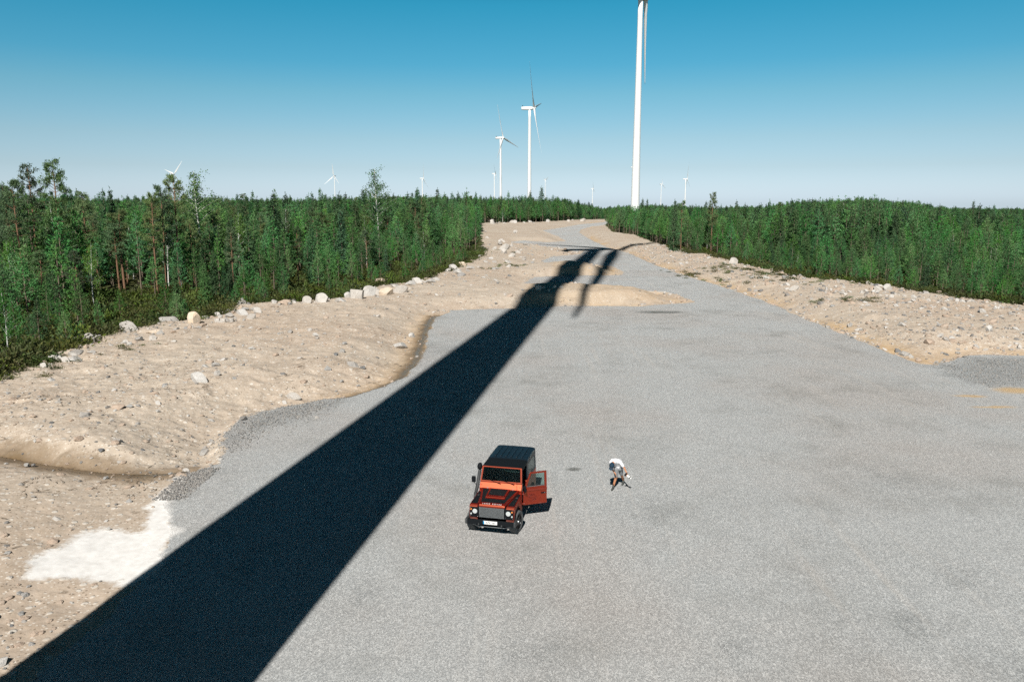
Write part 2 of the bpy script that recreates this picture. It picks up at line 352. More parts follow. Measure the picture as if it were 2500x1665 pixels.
    h2 = g.math('MULTIPLY', g.math('ADD', g.math('MULTIPLY', fine, 1.0), g.math('MULTIPLY', peb, 0.5)), g.math('SUBTRACT', 1.0, g.math('MULTIPLY', A['white'], 0.85)))
    hh = g.n('ShaderNodeMix', data_type='FLOAT'); g.link(fr, hh.inputs[0]); g.link(h2, hh.inputs[2]); g.link(h, hh.inputs[3])
    hw = g.math('MULTIPLY', hh.outputs[0], g.math('SUBTRACT', 1.0, g.math('MULTIPLY', A['wet'], 0.9)))
    return g.done(g.pbr(base, rough, 0.0, g.bump(hw, 0.75, 0.05), 0.15))
GMAT = ground_material()

# fan of cells, finer towards the viewer's side of the yard, cut up by surface
ys = [6.0]
while ys[-1] < 760: ys.append(ys[-1] + max(0.055, 0.0000030 * ys[-1] ** 2 * 11 + 0.0016 * ys[-1]))
ys = np.array(ys); us = np.linspace(-0.86, 0.86, 700)
YY, UU = np.meshgrid(ys, us, indexing='ij'); XX = UU * (YY + 4.0)
ZZ, ATT, GD, CDm = land(XX, YY)
ny, nx = XX.shape
idx = np.arange(ny * nx).reshape(ny, nx)
Fq = np.stack([idx[:-1, :-1], idx[:-1, 1:], idx[1:, 1:], idx[1:, :-1]], -1).reshape(-1, 4)
Vq = np.stack([XX, YY, ZZ], -1).reshape(-1, 3)
fa = {k: v.ravel()[Fq].mean(1) for k, v in ATT.items()}
lab = np.zeros(len(Fq), int)                     # 0 sand
lab[fa['gravel'] > 0.5] = 1; lab[fa['moss'] > 0.5] = 2; lab[(fa['white'] > 0.5)] = 3; lab[(fa['wet'] > 0.5) & (lab == 0)] = 4
fcx = XX.ravel()[Fq].mean(1); fcy = YY.ravel()[Fq].mean(1)
def submesh(name, mask, label):
    F = Fq[mask]; u, inv = np.unique(F, return_inverse=True); F2 = inv.reshape(F.shape)
    me = npmesh(name, Vq[u], F2, (GMAT,), True)
    for k, v in ATT.items():
        a = me.attributes.new(k, 'FLOAT', 'POINT'); a.data.foreach_set('value', v.ravel()[u].astype(np.float32))
    o = mesh_obj(name, me); tag(o, label, kind='structure'); return o
submesh('gravel_yard', lab == 1, 'grey crushed stone yard and access road running to the forest')
submesh('sandy_ground', lab == 0, 'pale sandy banks with scattered stones beside the grey yard')
submesh('forest_floor', lab == 2, 'dark green moss and heath ground under the trees')
submesh('white_stone_dust', lab == 3, 'white patch of stone dust spilled over the sand at lower left')
submesh('wet_ditch', lab == 4, 'shallow muddy brown ditches between sand bank and yard')
# wide land out to the horizon, below the fan
GY = np.concatenate([[-400, -60, 0, 6], np.linspace(20, 760, 38), [1100, 2500, 6000, 14000]]); GX = np.concatenate([[-14000, -4000, -1500], np.linspace(-900, 900, 91), [1500, 4000, 14000]])
bx, by = np.meshgrid(GX, GY); bz = np.where((by > 5) & (by < 800) & (np.abs(bx) < 0.88 * (by + 6)), rise(bx, by) - 2.5, rise(bx, by) - 0.4)
bz = np.where(by < 10, -0.9, bz)
ii = np.arange(bx.size).reshape(bx.shape)
bF = np.stack([ii[:-1, :-1], ii[:-1, 1:], ii[1:, 1:], ii[1:, :-1]], -1).reshape(-1, 4)
me = npmesh('wide_land', np.stack([bx, by, bz], -1).reshape(-1, 3), bF, (GMAT,), True)
a = me.attributes.new('moss', 'FLOAT', 'POINT'); a.data.foreach_set('value', (by.ravel() > 10).astype(np.float32))
a = me.attributes.new('gravel', 'FLOAT', 'POINT'); a.data.foreach_set('value', (by.ravel() <= 10).astype(np.float32))
tag(mesh_obj('distant_ground', me), 'forest land reaching to the horizon', kind='structure')

# ------------------------------------------------------------------ wind turbines
M_TOWER = simple('white_tower_paint', (0.78, 0.79, 0.79), 0.45, spec=0.4, var=0.03, scale=0.1)
M_BLADE = simple('pale_blade_paint', (0.70, 0.71, 0.71), 0.4, spec=0.4, var=0.03, scale=0.2)
M_DARKM = simple('dark_metal', (0.05, 0.055, 0.06), 0.5, metal=0.3)
def tower_me(h, rb, rt, prof=None):
    seg = 40; V = []; F = []; n = 14
    for i in range(n + 1):
        t = i / n; r = rb + (rt - rb) * (t ** 0.85) if prof is None else float(np.interp(t * h, *prof))
        for k in range(seg):
            a = 2 * math.pi * k / seg; V.append((r * math.cos(a), r * math.sin(a), h * t))
    for i in range(n):
        for k in range(seg): F.append((i * seg + k, i * seg + (k + 1) % seg, (i + 1) * seg + (k + 1) % seg, (i + 1) * seg + k))
    F.append(tuple(range(n * seg, (n + 1) * seg)))
    return pyd('tower', V, F, (M_TOWER,), True)
def blade_me(Rb, root=1.15, chord=3.4):
    """blade along +Z from the hub, chord along Y, thickness along X"""
    V = []; F = []; seg = 14; st = [(0.0, root, root, 0), (0.03, root, root, 0), (0.08, root * 1.15, root * .9, 8), (0.16, chord / 2, root * .62, 12), (0.22, chord / 2 * 1.0, root * .5, 10),
        (0.35, chord * .40, .42, 7), (0.5, chord * .31, .30, 4), (0.7, chord * .22, .19, 2), (0.88, chord * .14, .10, 0), (0.97, chord * .08, .05, -1), (1.0, .03, .02, -1)]
    for (t, a, b, tw) in st:
        z = 1.2 + t * (Rb - 1.2); off = -(a - root) * 0.35 if t > 0.05 else 0; tw = R(tw + 4); pre = -1.2 * t * t
        for k in range(seg):
            q = 2 * math.pi * k / seg; y = a * math.cos(q) + off; x = b * math.sin(q) * (0.6 + 0.4 * (math.cos(q) > 0 or t < .05) )
            V.append((x * math.cos(tw) - y * math.sin(tw) + pre * -1, x * math.sin(tw) + y * math.cos(tw), z))
    n = len(st)
    for i in range(n - 1):
        for k in range(seg): F.append((i * seg + k, i * seg + (k + 1) % seg, (i + 1) * seg + (k + 1) % seg, (i + 1) * seg + k))
    F.append(tuple(range((n - 1) * seg, n * seg)))
    return pyd('blade', V, F, (M_BLADE,), True)
def loft(name, rings, mats, smooth=True, cap=True):
    V = [p for r in rings for p in r]; n = len(rings[0]); F = []
    for i in range(len(rings) - 1):
        for k in range(n): F.append((i * n + k, i * n + (k + 1) % n, (i + 1) * n + (k + 1) % n, (i + 1) * n + k))
    if cap: F.append(tuple(range(n))[::-1]); F.append(tuple(range((len(rings) - 1) * n, len(rings) * n)))
    return pyd(name, V, F, mats, smooth)
def nacelle_me():
    rings = []
    for x, w, h0, h1, sq in ((-9.8, 1.5, -1.2, 1.5, 5), (-9.3, 1.85, -1.7, 1.85, 5), (-3, 2.0, -2.0, 2.0, 5), (1.6, 2.0, -2.0, 2.0, 4.0), (3.2, 1.7, -1.7, 1.7, 2.5), (3.6, 1.5, -1.5, 1.5, 2.0)):
        r = []
        for k in range(24):
            a = 2 * math.pi * k / 24; c, s = math.cos(a), math.sin(a)
            y = w * math.copysign(abs(c) ** (2 / sq), c); z = (h1 if s > 0 else -h0) * math.copysign(abs(s) ** (2 / sq), s)
            r.append((x, y, z))
        rings.append(r)
    return loft('nacelle', rings, (M_TOWER,))
def hub_me():
    rings = []
    for x, r in ((3.5, 1.6), (4.4, 1.9), (5.6, 1.85), (6.6, 1.4), (7.3, 0.7), (7.5, 0.1)):
        rings.append([(x, r * math.cos(2 * math.pi * k / 24), r * math.sin(2 * math.pi * k / 24)) for k in range(24)])
    return loft('hub', rings, (M_BLADE,))
NAC = nacelle_me(); HUB = hub_me()
def box_me(name, x0, x1, y0, y1, z0, z1, mat):
    V = [(x, y, z) for x in (x0, x1) for y in (y0, y1) for z in (z0, z1)]
    F = [(0, 1, 3, 2), (4, 6, 7, 5), (0, 4, 5, 1), (2, 3, 7, 6), (0, 2, 6, 4), (1, 5, 7, 3)]
    return pyd(name, V, F, (mat,) if mat else ())
COOL = box_me('cooler', -8.6, -8.0, -1.5, 1.5, 1.9, 3.3, M_DARKM)
def turbine(base, hub_h, yaw, phase, label, Rb=60.0, rb=2.15, rt=1.35, prof=None, group='wind turbines on the horizon', chord=3.4):
    """yaw: direction the rotor faces, degrees from +X; phase: first blade's angle from straight up"""
    o = empty('wind_turbine', base); tag(o, label, 'wind turbine', group)
    mesh_obj('tower', tower_me(hub_h - 1.8, rb, rt, prof), o)
    n = mesh_obj('nacelle', NAC, o); n.location = (0, 0, hub_h); n.rotation_euler = (0, 0, R(yaw))
    c = mesh_obj('cooler', COOL, n)
    h = mesh_obj('hub', HUB, n)
    bm_ = blade_me(Rb, chord=chord)
    for k in range(3):
        b = mesh_obj('blade', bm_, o)
        b.matrix_world = Matrix.Translation((0, 0, hub_h)) @ Matrix.Rotation(R(yaw), 4, 'Z') @ Matrix.Translation((5.3, 0, 0)) @ Matrix.Rotation(R(phase + 120 * k), 4, 'X')
        b.rotation_euler = b.matrix_world.to_euler(); b.location = b.matrix_world.to_translation()
    return o
# hub pixel, rotor radius in pixels, side the rotor sticks out to, three blade tips (px right, px up), label
TB = [((424.7, 426), 42, 1, [(26, 31), (-33, 13), (16, -34)], 'small turbine far left, rotor showing above the pine tops'),
      ((814.6, 430), 31, -1, [(-1, 30), (-24, -21), (17, -19)], 'distant turbine with one blade upright, between the far left one and the thin birch'),
      ((1034, 436), 37, 1, [(0.5, 36), (13, -23), (-2, -12)], 'distant turbine right of the thin tall birch, one blade up and one down right'),
      ((1210, 424.5), 36, 1, [(7, -31), (0, 8), (-5, 22)], 'small turbine just left of the second tallest pair, blade hanging down'),
      ((1228.5, 337), 81, 1, [(-16, 82), (37, -18), (-16, -55)], 'middle-sized white turbine, left of the taller turbine of the central pair'),
      ((1304, 265), 124, 1, [(-15.4, 97), (15, -112), (20, 27)], 'tall white turbine seen side on, dark blade pointing up, centre of the photo'),
      ((1333, 440), 18, 1, [(5, 8), (-5, 6), (0, -15)], 'tiny turbine just right of the tall central turbine'),
      ((1449, 461), 20, 1, [(-3, 19), (2, -10), (2, -9)], 'tiny turbine with dark upright blade, left of the big tower'),
      ((1552, 409), 46, 1, [(-1, 44), (1, -22), (1, -23)], 'distant turbine hidden behind the big tower, only its nacelle end showing'),
      ((1616.7, 450), 20, 1, [(6, -12), (2, 14), (-3, -2)], 'small turbine right of the big tower, rotor low and dark'),
      ((1678, 437.7), 41, 1, [(2, 41), (5, -19), (-2, -20)], 'slender turbine with an upright white blade, rightmost in the row')]
def turbine_v(base, hub, vecs, axis, label, Rb, rb=2.5, rt=1.55, chord=3.6, group='wind turbines on the horizon'):
    o = empty('wind_turbine', base); tag(o, label, 'wind turbine', group); base = Vector(base)
    n = mesh_obj('nacelle', NAC, o); yaw = math.atan2(axis.y, axis.x); n.location = Vector(hub) - Vector((axis.x, axis.y, 0)).normalized() * 5.3 - base; n.rotation_euler = (0, 0, yaw)
    mesh_obj('tower', tower_me(n.location.z - 1.8, rb, rt), o).location = (n.location.x, n.location.y, 0)
    mesh_obj('cooler', COOL, n); mesh_obj('hub', HUB, n)
    bm_ = blade_me(Rb, chord=chord)
    for v in vecs:
        b = mesh_obj('blade', bm_, o); z_ = v.normalized(); x_ = Vector((axis.x, axis.y, 0)).normalized(); x_ = (x_ - z_ * x_.dot(z_)).normalized(); y_ = z_.cross(x_)
        b.location = Vector(hub) - base; b.rotation_euler = Matrix((x_, y_, z_)).transposed().to_euler()
    return o
for (hx, hy), rp, side, tips, lb in TB:
    D = 60.0 * CAM_F / rp
    if rp < 30: D *= 0.8
    s_ = D / CAM_F; p = depth_at(hx, hy, D); Rb = rp * s_; vecs = []
    for i_, (tx, ty) in enumerate(tips):
        q = rp * rp - tx * tx - ty * ty; q = math.sqrt(q) if q > 1 else 1.0
        if i_ == 0: sg = -1
        else:
            a_ = tips[0][0] * tx + tips[0][1] * ty; d0_ = vecs[0].y / s_; sg = 1 if abs(a_ + d0_ * q + .5 * rp * rp) < abs(a_ - d0_ * q + .5 * rp * rp) else -1
            if i_ == 2:
                d1_ = vecs[1].y / s_; a1 = tips[1][0] * tx + tips[1][1] * ty; e = lambda g_: abs(a_ + g_ * d0_ * q + .5 * rp * rp) + abs(a1 + g_ * d1_ * q + .5 * rp * rp); sg = 1 if e(1) < e(-1) else -1
        vecs.append(Vector((tx, sg * q, ty)) * s_)
    ax = (vecs[0].cross(vecs[1]) + vecs[1].cross(vecs[2]) + vecs[2].cross(vecs[0])); ax.z = 0; ax.normalize()
    if ax.x * side < 0: ax = -ax
    if abs(ax.x) < .35: ax = Vector((.35 * side, math.copysign(.93, ax.y), 0))
    bs = Vector((p.x - ax.x * 5.3, p.y - ax.y * 5.3, float(rise(p.x, p.y)) - 2))
    turbine_v((bs.x, bs.y, bs.z), p, vecs, ax, lb, Rb, chord=3.6 if rp > 60 else 5.5)
# the big one right of centre: only its tower, the nacelle's underside and a blade reach into view
p = depth_at(1576.5, -4, 409); s_ = 409 / CAM_F; v1 = depth_at(1570.5, 208, 409 + 22) - p; axb = Vector((.62, .78, 0))
q1 = Matrix.Rotation(R(120), 3, axb) @ v1; q2 = Matrix.Rotation(R(240), 3, axb) @ v1
turbine_v((p.x - axb.x * 5.3, p.y - axb.y * 5.3, -.5), p, [v1, q1, q2], axb, 'huge white turbine tower rising out of the top of the photo, right of centre', v1.length, 2.5, 1.22, 2.2)
# the turbine beside the viewer, behind the frame, whose shadow lies across the yard
_hs = Vector((20.35, 191.5, 0)); _by = 3.4; _bx = _hs.x - (_hs.y - _by) * math.tan(SUN_AZ)
_hh = (_hs.y - _by) / math.cos(SUN_AZ) * math.tan(SUN_EL)
_k = 1.0 / math.tan(SUN_EL)
def sh_tip(px):                                  # blade vector from hub to the sun ray through a shadow point
    return px
prof = ([0, 10, 30, 60, 90, 130, _hh], [3.3, 3.15, 2.85, 2.45, 2.2, 2.05, 1.9])
big = empty('wind_turbine', (_bx, _by, -0.3)); tag(big, 'turbine standing beside the yard just out of view, its long shadow crossing the gravel', 'wind turbine')
mesh_obj('tower', tower_me(_hh, 3.2, 1.7, prof), big)
n_ = mesh_obj('nacelle', NAC, big); n_.location = (0, 0, _hh + 1.5); n_.rotation_euler = (0, 0, R(12)); n_.scale = (1.0, 1.0, 1.0)
h_ = mesh_obj('hub', HUB, n_)
_hub = Vector((_bx, _by, _hh + 1.2)) + Vector((math.cos(R(12)), math.sin(R(12)), 0)) * 5.5
def blade_to(shadow, frac_h, L):
    # end of the blade lies on the sun ray that lands on 'shadow'; choose the point at distance L from the hub
    o = shadow - _hub; d = -SUND; b = o.dot(d); c2 = o.dot(o) - L * L; disc = b * b - c2
    t = -b + (math.sqrt(disc) if disc > 0 else 0) * frac_h
    return (shadow + d * t) - _hub
for tipxy, fr, L in (((1306, 738), -1, 100.0), ((1236, 561), 1, 100.0), ((1560, 558), 1, 100.0)):
    v = blade_to(at(*tipxy), fr, L); L2 = v.length
    me_ = blade_me(L2, 1.1, 3.3); b_ = mesh_obj('blade', me_, big)
    z_ = v.normalized(); x_ = (SUND - z_ * SUND.dot(z_)).normalized(); y_ = z_.cross(x_)
    b_.rotation_euler = Matrix((x_, y_, z_)).transposed().to_euler(); b_.location = _hub - Vector((_bx, _by, -0.3))
    print('blade', v, L2)

# ------------------------------------------------------------------ trees
def leaf_mat(name, dark, light, trans=0.25, sat=None):
    g = G(name); co = g.coord(); rnd = g.n('ShaderNodeObjectInfo').outputs['Random']
    n = g.noise(co, 0.9, 3); n2 = g.voro(co, 5.0, out='Color')
    b = g.n('ShaderNodeRGBToBW'); g.link(n2, b.inputs[0])
    f = g.math('ADD', g.math('MULTIPLY', n, 0.55), g.math('MULTIPLY', b.outputs[0], 0.45)); f = g.mapr(f, 0.25, 0.75)
    c = g.mix(f, dark, light)
    c = g.mix(g.mapr(rnd, 0, 1, 0.0, 0.45), c, tuple(x * s for x, s in zip(light, (1.35, 1.02, 0.75))))
    h = g.n('ShaderNodeHueSaturation'); g.link(c, h.inputs['Color']); h.inputs['Value'].default_value = 1.0
    g.link(g.mapr(g.math('FRACT', g.math('MULTIPLY', rnd, 7.31)), 0, 1, 0.65, 1.50), h.inputs['Value'])
    g.link(g.mapr(g.math('FRACT', g.math('MULTIPLY', rnd, 3.77)), 0, 1, 0.472, 0.520), h.inputs['Hue']); g.link(g.mapr(g.math('FRACT', g.math('MULTIPLY', rnd, 5.13)), 0, 1, 0.85, 1.15), h.inputs['Saturation'])
    d = g.pbr(h.outputs[0], 0.65, 0.0, None, 0.25)
    t = g.n('ShaderNodeBsdfTranslucent'); g.link(h.outputs[0], t.inputs[0])
    m = g.n('ShaderNodeMixShader'); m.inputs[0].default_value = trans; g.link(d, m.inputs[1]); g.link(t.outputs[0], m.inputs[2])
    return g.done(m.outputs[0])
M_PINE = leaf_mat('pine_needles', (0.030, 0.115, 0.045), (0.105, 0.275, 0.090), 0.3)
M_PINE_OLD = leaf_mat('old_pine_needles', (0.040, 0.090, 0.045), (0.130, 0.205, 0.095))
M_SPRUCE = leaf_mat('spruce_needles', (0.022, 0.075, 0.038), (0.075, 0.165, 0.070))
M_BIRCH = leaf_mat('birch_leaves', (0.040, 0.125, 0.040), (0.110, 0.240, 0.065), 0.35)
M_SHRUB = leaf_mat('heath_leaves', (0.020, 0.036, 0.014), (0.075, 0.090, 0.028), 0.2)
M_GRASSY = leaf_mat('grass_leaves', (0.030, 0.070, 0.018), (0.090, 0.140, 0.035), 0.3)
M_BARK = simple('pine_bark', (0.20, 0.115, 0.07), 0.9, var=0.45, scale=5)
M_BARKG = simple('grey_bark', (0.17, 0.135, 0.10), 0.9, var=0.4, scale=4)
def birch_bark():
    g = G('birch_bark'); co = g.coord(); mp = g.n('ShaderNodeMapping'); mp.inputs['Scale'].default_value = (3, 3, 14); g.link(co, mp.inputs[0])
    n = g.noise(mp.outputs[0], 1.2, 3); return g.done(g.pbr(g.mix(g.mapr(n, 0.60, 0.66), (0.68, 0.67, 0.63), (0.06, 0.05, 0.045)), 0.8))
M_BBARK = birch_bark()

def cards(P, Dv, L, W, rg, bend=0.0):
    """needle sprays: a quad folded round direction Dv at each P. returns V (n*4,3), F"""
    n = len(P); Dv = Dv / np.maximum(np.linalg.norm(Dv, axis=1, keepdims=True), 1e-9)
    out = P * np.array([1, 1, 0]); out = out / np.maximum(np.linalg.norm(out, axis=1, keepdims=True), 0.25) + np.array([0, 0, 0.7])
    r = rg.normal(size=(n, 3)) * 0.62 + out; S = np.cross(Dv, r); S /= np.maximum(np.linalg.norm(S, axis=1, keepdims=True), 1e-9)
    L = np.asarray(L)[:, None]; W = np.asarray(W)[:, None]
    V = np.stack([P, P + Dv * L * 0.45 + S * W, P + Dv * L, P + Dv * L * 0.45 - S * W], 1).reshape(-1, 3)
    F = np.arange(n * 4).reshape(-1, 4); return V, F
def tube(pts, rads, seg=6):
    V = []; F = []; pts = [Vector(p) for p in pts]
    for i, (p, r) in enumerate(zip(pts, rads)):
        d = (pts[min(i + 1, len(pts) - 1)] - pts[max(i - 1, 0)]).normalized()
        u = d.orthogonal().normalized(); w = d.cross(u)
        if abs(d.z) > 0.5: u = Vector((1, 0, 0)); u = (u - d * u.dot(d)).normalized(); w = d.cross(u)
        for k in range(seg):
            a = 2 * math.pi * k / seg; V.append(tuple(p + (u * math.cos(a) + w * math.sin(a)) * r))
    for i in range(len(pts) - 1):
        for k in range(seg): F.append((i * seg + k, i * seg + (k + 1) % seg, (i + 1) * seg + (k + 1) % seg, (i + 1) * seg + k))
    return V, F
def make_tree(kind, seed, detail=1.0):
    """unit: metres, returns (trunk mesh, crown mesh, height)"""
    rg = np.random.default_rng(seed); rr = random.Random(seed)
    P = []; D = []; L = []; W = []; TV = []; TF = []
    def addt(pts, rads, seg=6):
        v, f = tube(pts, rads, seg); o = len(TV); TV.extend(v); TF.extend([tuple(a + o for a in q) for q in f])
    def spray(pts, n, l, w, spread, up=0.25):
        pts = np.array(pts); k = rg.random(n) ** 0.75 * (len(pts) - 1); i = np.minimum(k.astype(int), len(pts) - 2); f = (k - i)[:, None]
        q = pts[i] * (1 - f) + pts[i + 1] * f; d = pts[i + 1] - pts[i]; d = d / np.maximum(np.linalg.norm(d, axis=1, keepdims=True), 1e-6)
        dd = d * 0.7 + rg.normal(size=(n, 3)) * 0.55 + np.array([0, 0, up]); q = q + rg.normal(size=(n, 3)) * spread
        P.append(q); D.append(dd); L.append(l * rg.uniform(0.7, 1.3, n)); W.append(w * rg.uniform(0.7, 1.3, n))
    if kind == 'pine':                                   # young planted pine: open cone of upswept whorls
        H = 7.0; lean = rr.uniform(-.15, .15), rr.uniform(-.15, .15)
        tp = [(lean[0] * t * t, lean[1] * t * t, H * t) for t in np.linspace(0, 1, 8)]
        addt(tp, [0.075 * (1 - t) ** 0.8 + 0.01 for t in np.linspace(0, 1, 8)])
        z0 = rr.uniform(1.0, 2.3); z = z0
        while z < H - 0.25:
            t = (z - z0) / (H - z0); ln = (1.50 * (1 - t) ** 1.05 + 0.09) * (0.7 + 0.3 * min(1, t * 5)); nb = rr.randint(4, 6) if z > z0 + .6 else rr.randint(2, 4); a0 = rr.random() * 6.28
            for b in range(nb):
                a = a0 + b * 6.283 / nb + rr.uniform(-.3, .3); l = ln * rr.uniform(0.65, 1.2); el = 0.15 + 0.65 * t
                pts = []; x0, y0 = lean[0] * (z / H) ** 2, lean[1] * (z / H) ** 2
                for s in np.linspace(0, 1, 5):
                    pts.append((x0 + math.cos(a) * l * s, y0 + math.sin(a) * l * s, z + l * s * math.sin(el) * (0.5 + 0.8 * s)))
                addt(pts[:4], [0.016, 0.012, 0.008, 0.004], 3)
                spray(pts[2:] if l > .6 else pts, int(max(8, (34 if detail > .9 else 20) * l) * detail), 0.24 if detail > .9 else .28, 0.042 if detail > .9 else .08, 0.055 + 0.04 * l, 0.35)
            z += rr.uniform(0.38, 0.56)
        spray([tp[-2], tp[-1], (tp[-1][0], tp[-1][1], H + .25)], int(12 * detail), 0.28, 0.035, 0.03, 0.8)
        mat, bark = M_PINE, M_BARKG
    elif kind == 'spruce':
        H = 10.0; tp = [(0, 0, H * t) for t in np.linspace(0, 1, 6)]; addt(tp, [0.12 * (1 - t) + 0.012 for t in np.linspace(0, 1, 6)])
        z = 0.9
        while z < H - 0.15:
            t = z / H; ln = 1.75 * (1 - t) ** 0.85 + 0.08; nb = rr.randint(5, 7)
            for b in range(nb):
                a = rr.random() * 6.283; l = ln * rr.uniform(0.7, 1.15); pts = [(math.cos(a) * l * s, math.sin(a) * l * s, z - 0.30 * l * s + 0.18 * l * s * s) for s in np.linspace(0, 1, 4)]
                spray(pts, int(max(7, 22 * l) * detail), 0.30, 0.06, 0.05 + .03 * l, -0.12)
            z += rr.uniform(0.24, 0.36)
        spray([(0, 0, H - .4), (0, 0, H - .1), (0, 0, H + .2)], int(12 * detail), 0.25, 0.03, 0.02, 0.9)
        mat, bark = M_SPRUCE, M_BARKG
    elif kind == 'tall_pine':                            # bare stem, flat layered crown
        H = 15.0; ph = rr.random() * 6; tp = [(0.25 * math.sin(t * 3 + ph) * t, 0.2 * math.cos(t * 2.3 + ph) * t, H * t) for t in np.linspace(0, 1, 10)]
        addt(tp, [0.20 * (1 - t) ** 0.7 + 0.02 for t in np.linspace(0, 1, 10)], 8)
        z0 = H * rr.uniform(0.40, 0.55); z = z0
        while z < H - 0.1:
            t = (z - z0) / (H - z0); ln = 2.3 * (1 - t) ** 0.6 * (0.35 + 0.65 * min(1, t * 3.5)) + 0.25; nb = rr.randint(2, 4)
            for b in range(nb):
                a = rr.random() * 6.283; l = ln * rr.uniform(0.5, 1.3); el = rr.uniform(-0.15, 0.35) + 0.4 * t; k = z / H
                x0 = 0.25 * math.sin(k * 3 + ph) * k; y0 = 0.2 * math.cos(k * 2.3 + ph) * k
                pts = [(x0 + math.cos(a + .2 * s) * l * s, y0 + math.sin(a + .2 * s) * l * s, z + l * s * el) for s in np.linspace(0, 1, 5)]
                addt(pts, [0.04, 0.03, 0.02, 0.014, 0.006], 4)
                for tw in range(rr.randint(3, 5)):       # tufted side twigs
                    s = rr.uniform(0.45, 1.0); q = np.array(pts[0]) * (1 - s) + np.array(pts[-1]) * s; a2 = a + rr.uniform(-1.3, 1.3); l2 = rr.uniform(0.3, 0.7)
                    q2 = q + np.array([math.cos(a2) * l2, math.sin(a2) * l2, rr.uniform(0, .3)])
                    spray([q, (q + q2) / 2, q2], int(26 * detail), 0.24, 0.05, 0.13, 0.35)
            z += rr.uniform(0.28, 0.55)
        spray([tp[-2], tp[-1]], int(30 * detail), 0.28, 0.05, 0.15, 0.5)
        for _ in range(6):                               # dead stubs below the crown
            z = rr.uniform(0.25, 0.5) * H; a = rr.random() * 6.28; l = rr.uniform(.3, .9); addt([(0, 0, z), (math.cos(a) * l, math.sin(a) * l, z + .1)], [0.02, 0.005], 3)
        mat, bark = M_PINE_OLD, M_BARK
    else:                                                # birch: white stem, loose small leaves
        H = 10.0; ph = rr.random() * 6; cx = lambda k: (0.35 * math.sin(k * 2.6 + ph) * k, 0.3 * math.cos(k * 2.1 + ph) * k)
        tp = [(*cx(t), H * t) for t in np.linspace(0, 1, 9)]; addt(tp, [0.085 * (1 - t) ** 0.8 + 0.012 for t in np.linspace(0, 1, 9)], 7)
        z = H * rr.uniform(0.22, 0.36)
        zz0 = z
        while z < H - 0.3:
            t = (z - zz0) / (H - zz0); l = (1.9 * math.sin(min(1, t * 1.05 + .22) * math.pi) ** 0.8 + 0.25) * rr.uniform(0.6, 1.2); a = rr.random() * 6.283; x0, y0 = cx(z / H)
            pts = [(x0 + math.cos(a) * l * s, y0 + math.sin(a) * l * s, z + l * (0.95 * s - 0.30 * s * s)) for s in np.linspace(0, 1, 5)]
            addt(pts, [0.022, 0.017, 0.011, 0.007, 0.003], 3)
            spray(pts, int((14 + 26 * l) * detail), 0.13, 0.055, 0.17, -0.15)
            for tw in range(2):
                s = rr.uniform(.4, .9); q = np.array(pts[0]) * (1 - s) + np.array(pts[-1]) * s; q2 = q + rg.normal(size=3) * .45 + np.array([0, 0, -.2]); spray([q, q2], int(14 * detail), 0.13, 0.055, 0.14, -.3)
            z += rr.uniform(0.10, 0.20)
        mat, bark = M_BIRCH, M_BBARK
    V, F = cards(np.concatenate(P), np.concatenate(D), np.concatenate(L), np.concatenate(W), rg)
    return pyd('trunk', TV, TF, (bark,), True), npmesh('crown', V, F, (mat,)), H
def joined(tr, cr, name):
    """trunk and crown as one mesh for the far wood"""
    bm = bmesh.new(); bm.from_mesh(tr); bm.from_mesh(cr); nt = len(tr.polygons)
    bm.faces.ensure_lookup_table()
    for i, f in enumerate(bm.faces): f.material_index = 0 if i < nt else 1
    me = bpy.data.meshes.new(name); bm.to_mesh(me); bm.free()
    me.materials.append(tr.materials[0]); me.materials.append(cr.materials[0]); return me
KINDS = {}
for kind, n in (('pine', 7), ('spruce', 3), ('tall_pine', 5), ('birch', 4)):
    KINDS[kind] = [make_tree(kind, 100 + 17 * i + len(kind), 1.0) for i in range(n)]
FAR = []                                                # lighter copies for the far wood (fewer, larger sprays)
for kind, n in (('pine', 4), ('spruce', 2), ('tall_pine', 2), ('birch', 1)):
    for i in range(n):
        tr, cr, H = make_tree(kind, 500 + 13 * i + len(kind), 0.95)
        FAR.append((kind, joined(tr, cr, 'wood_' + kind), H))

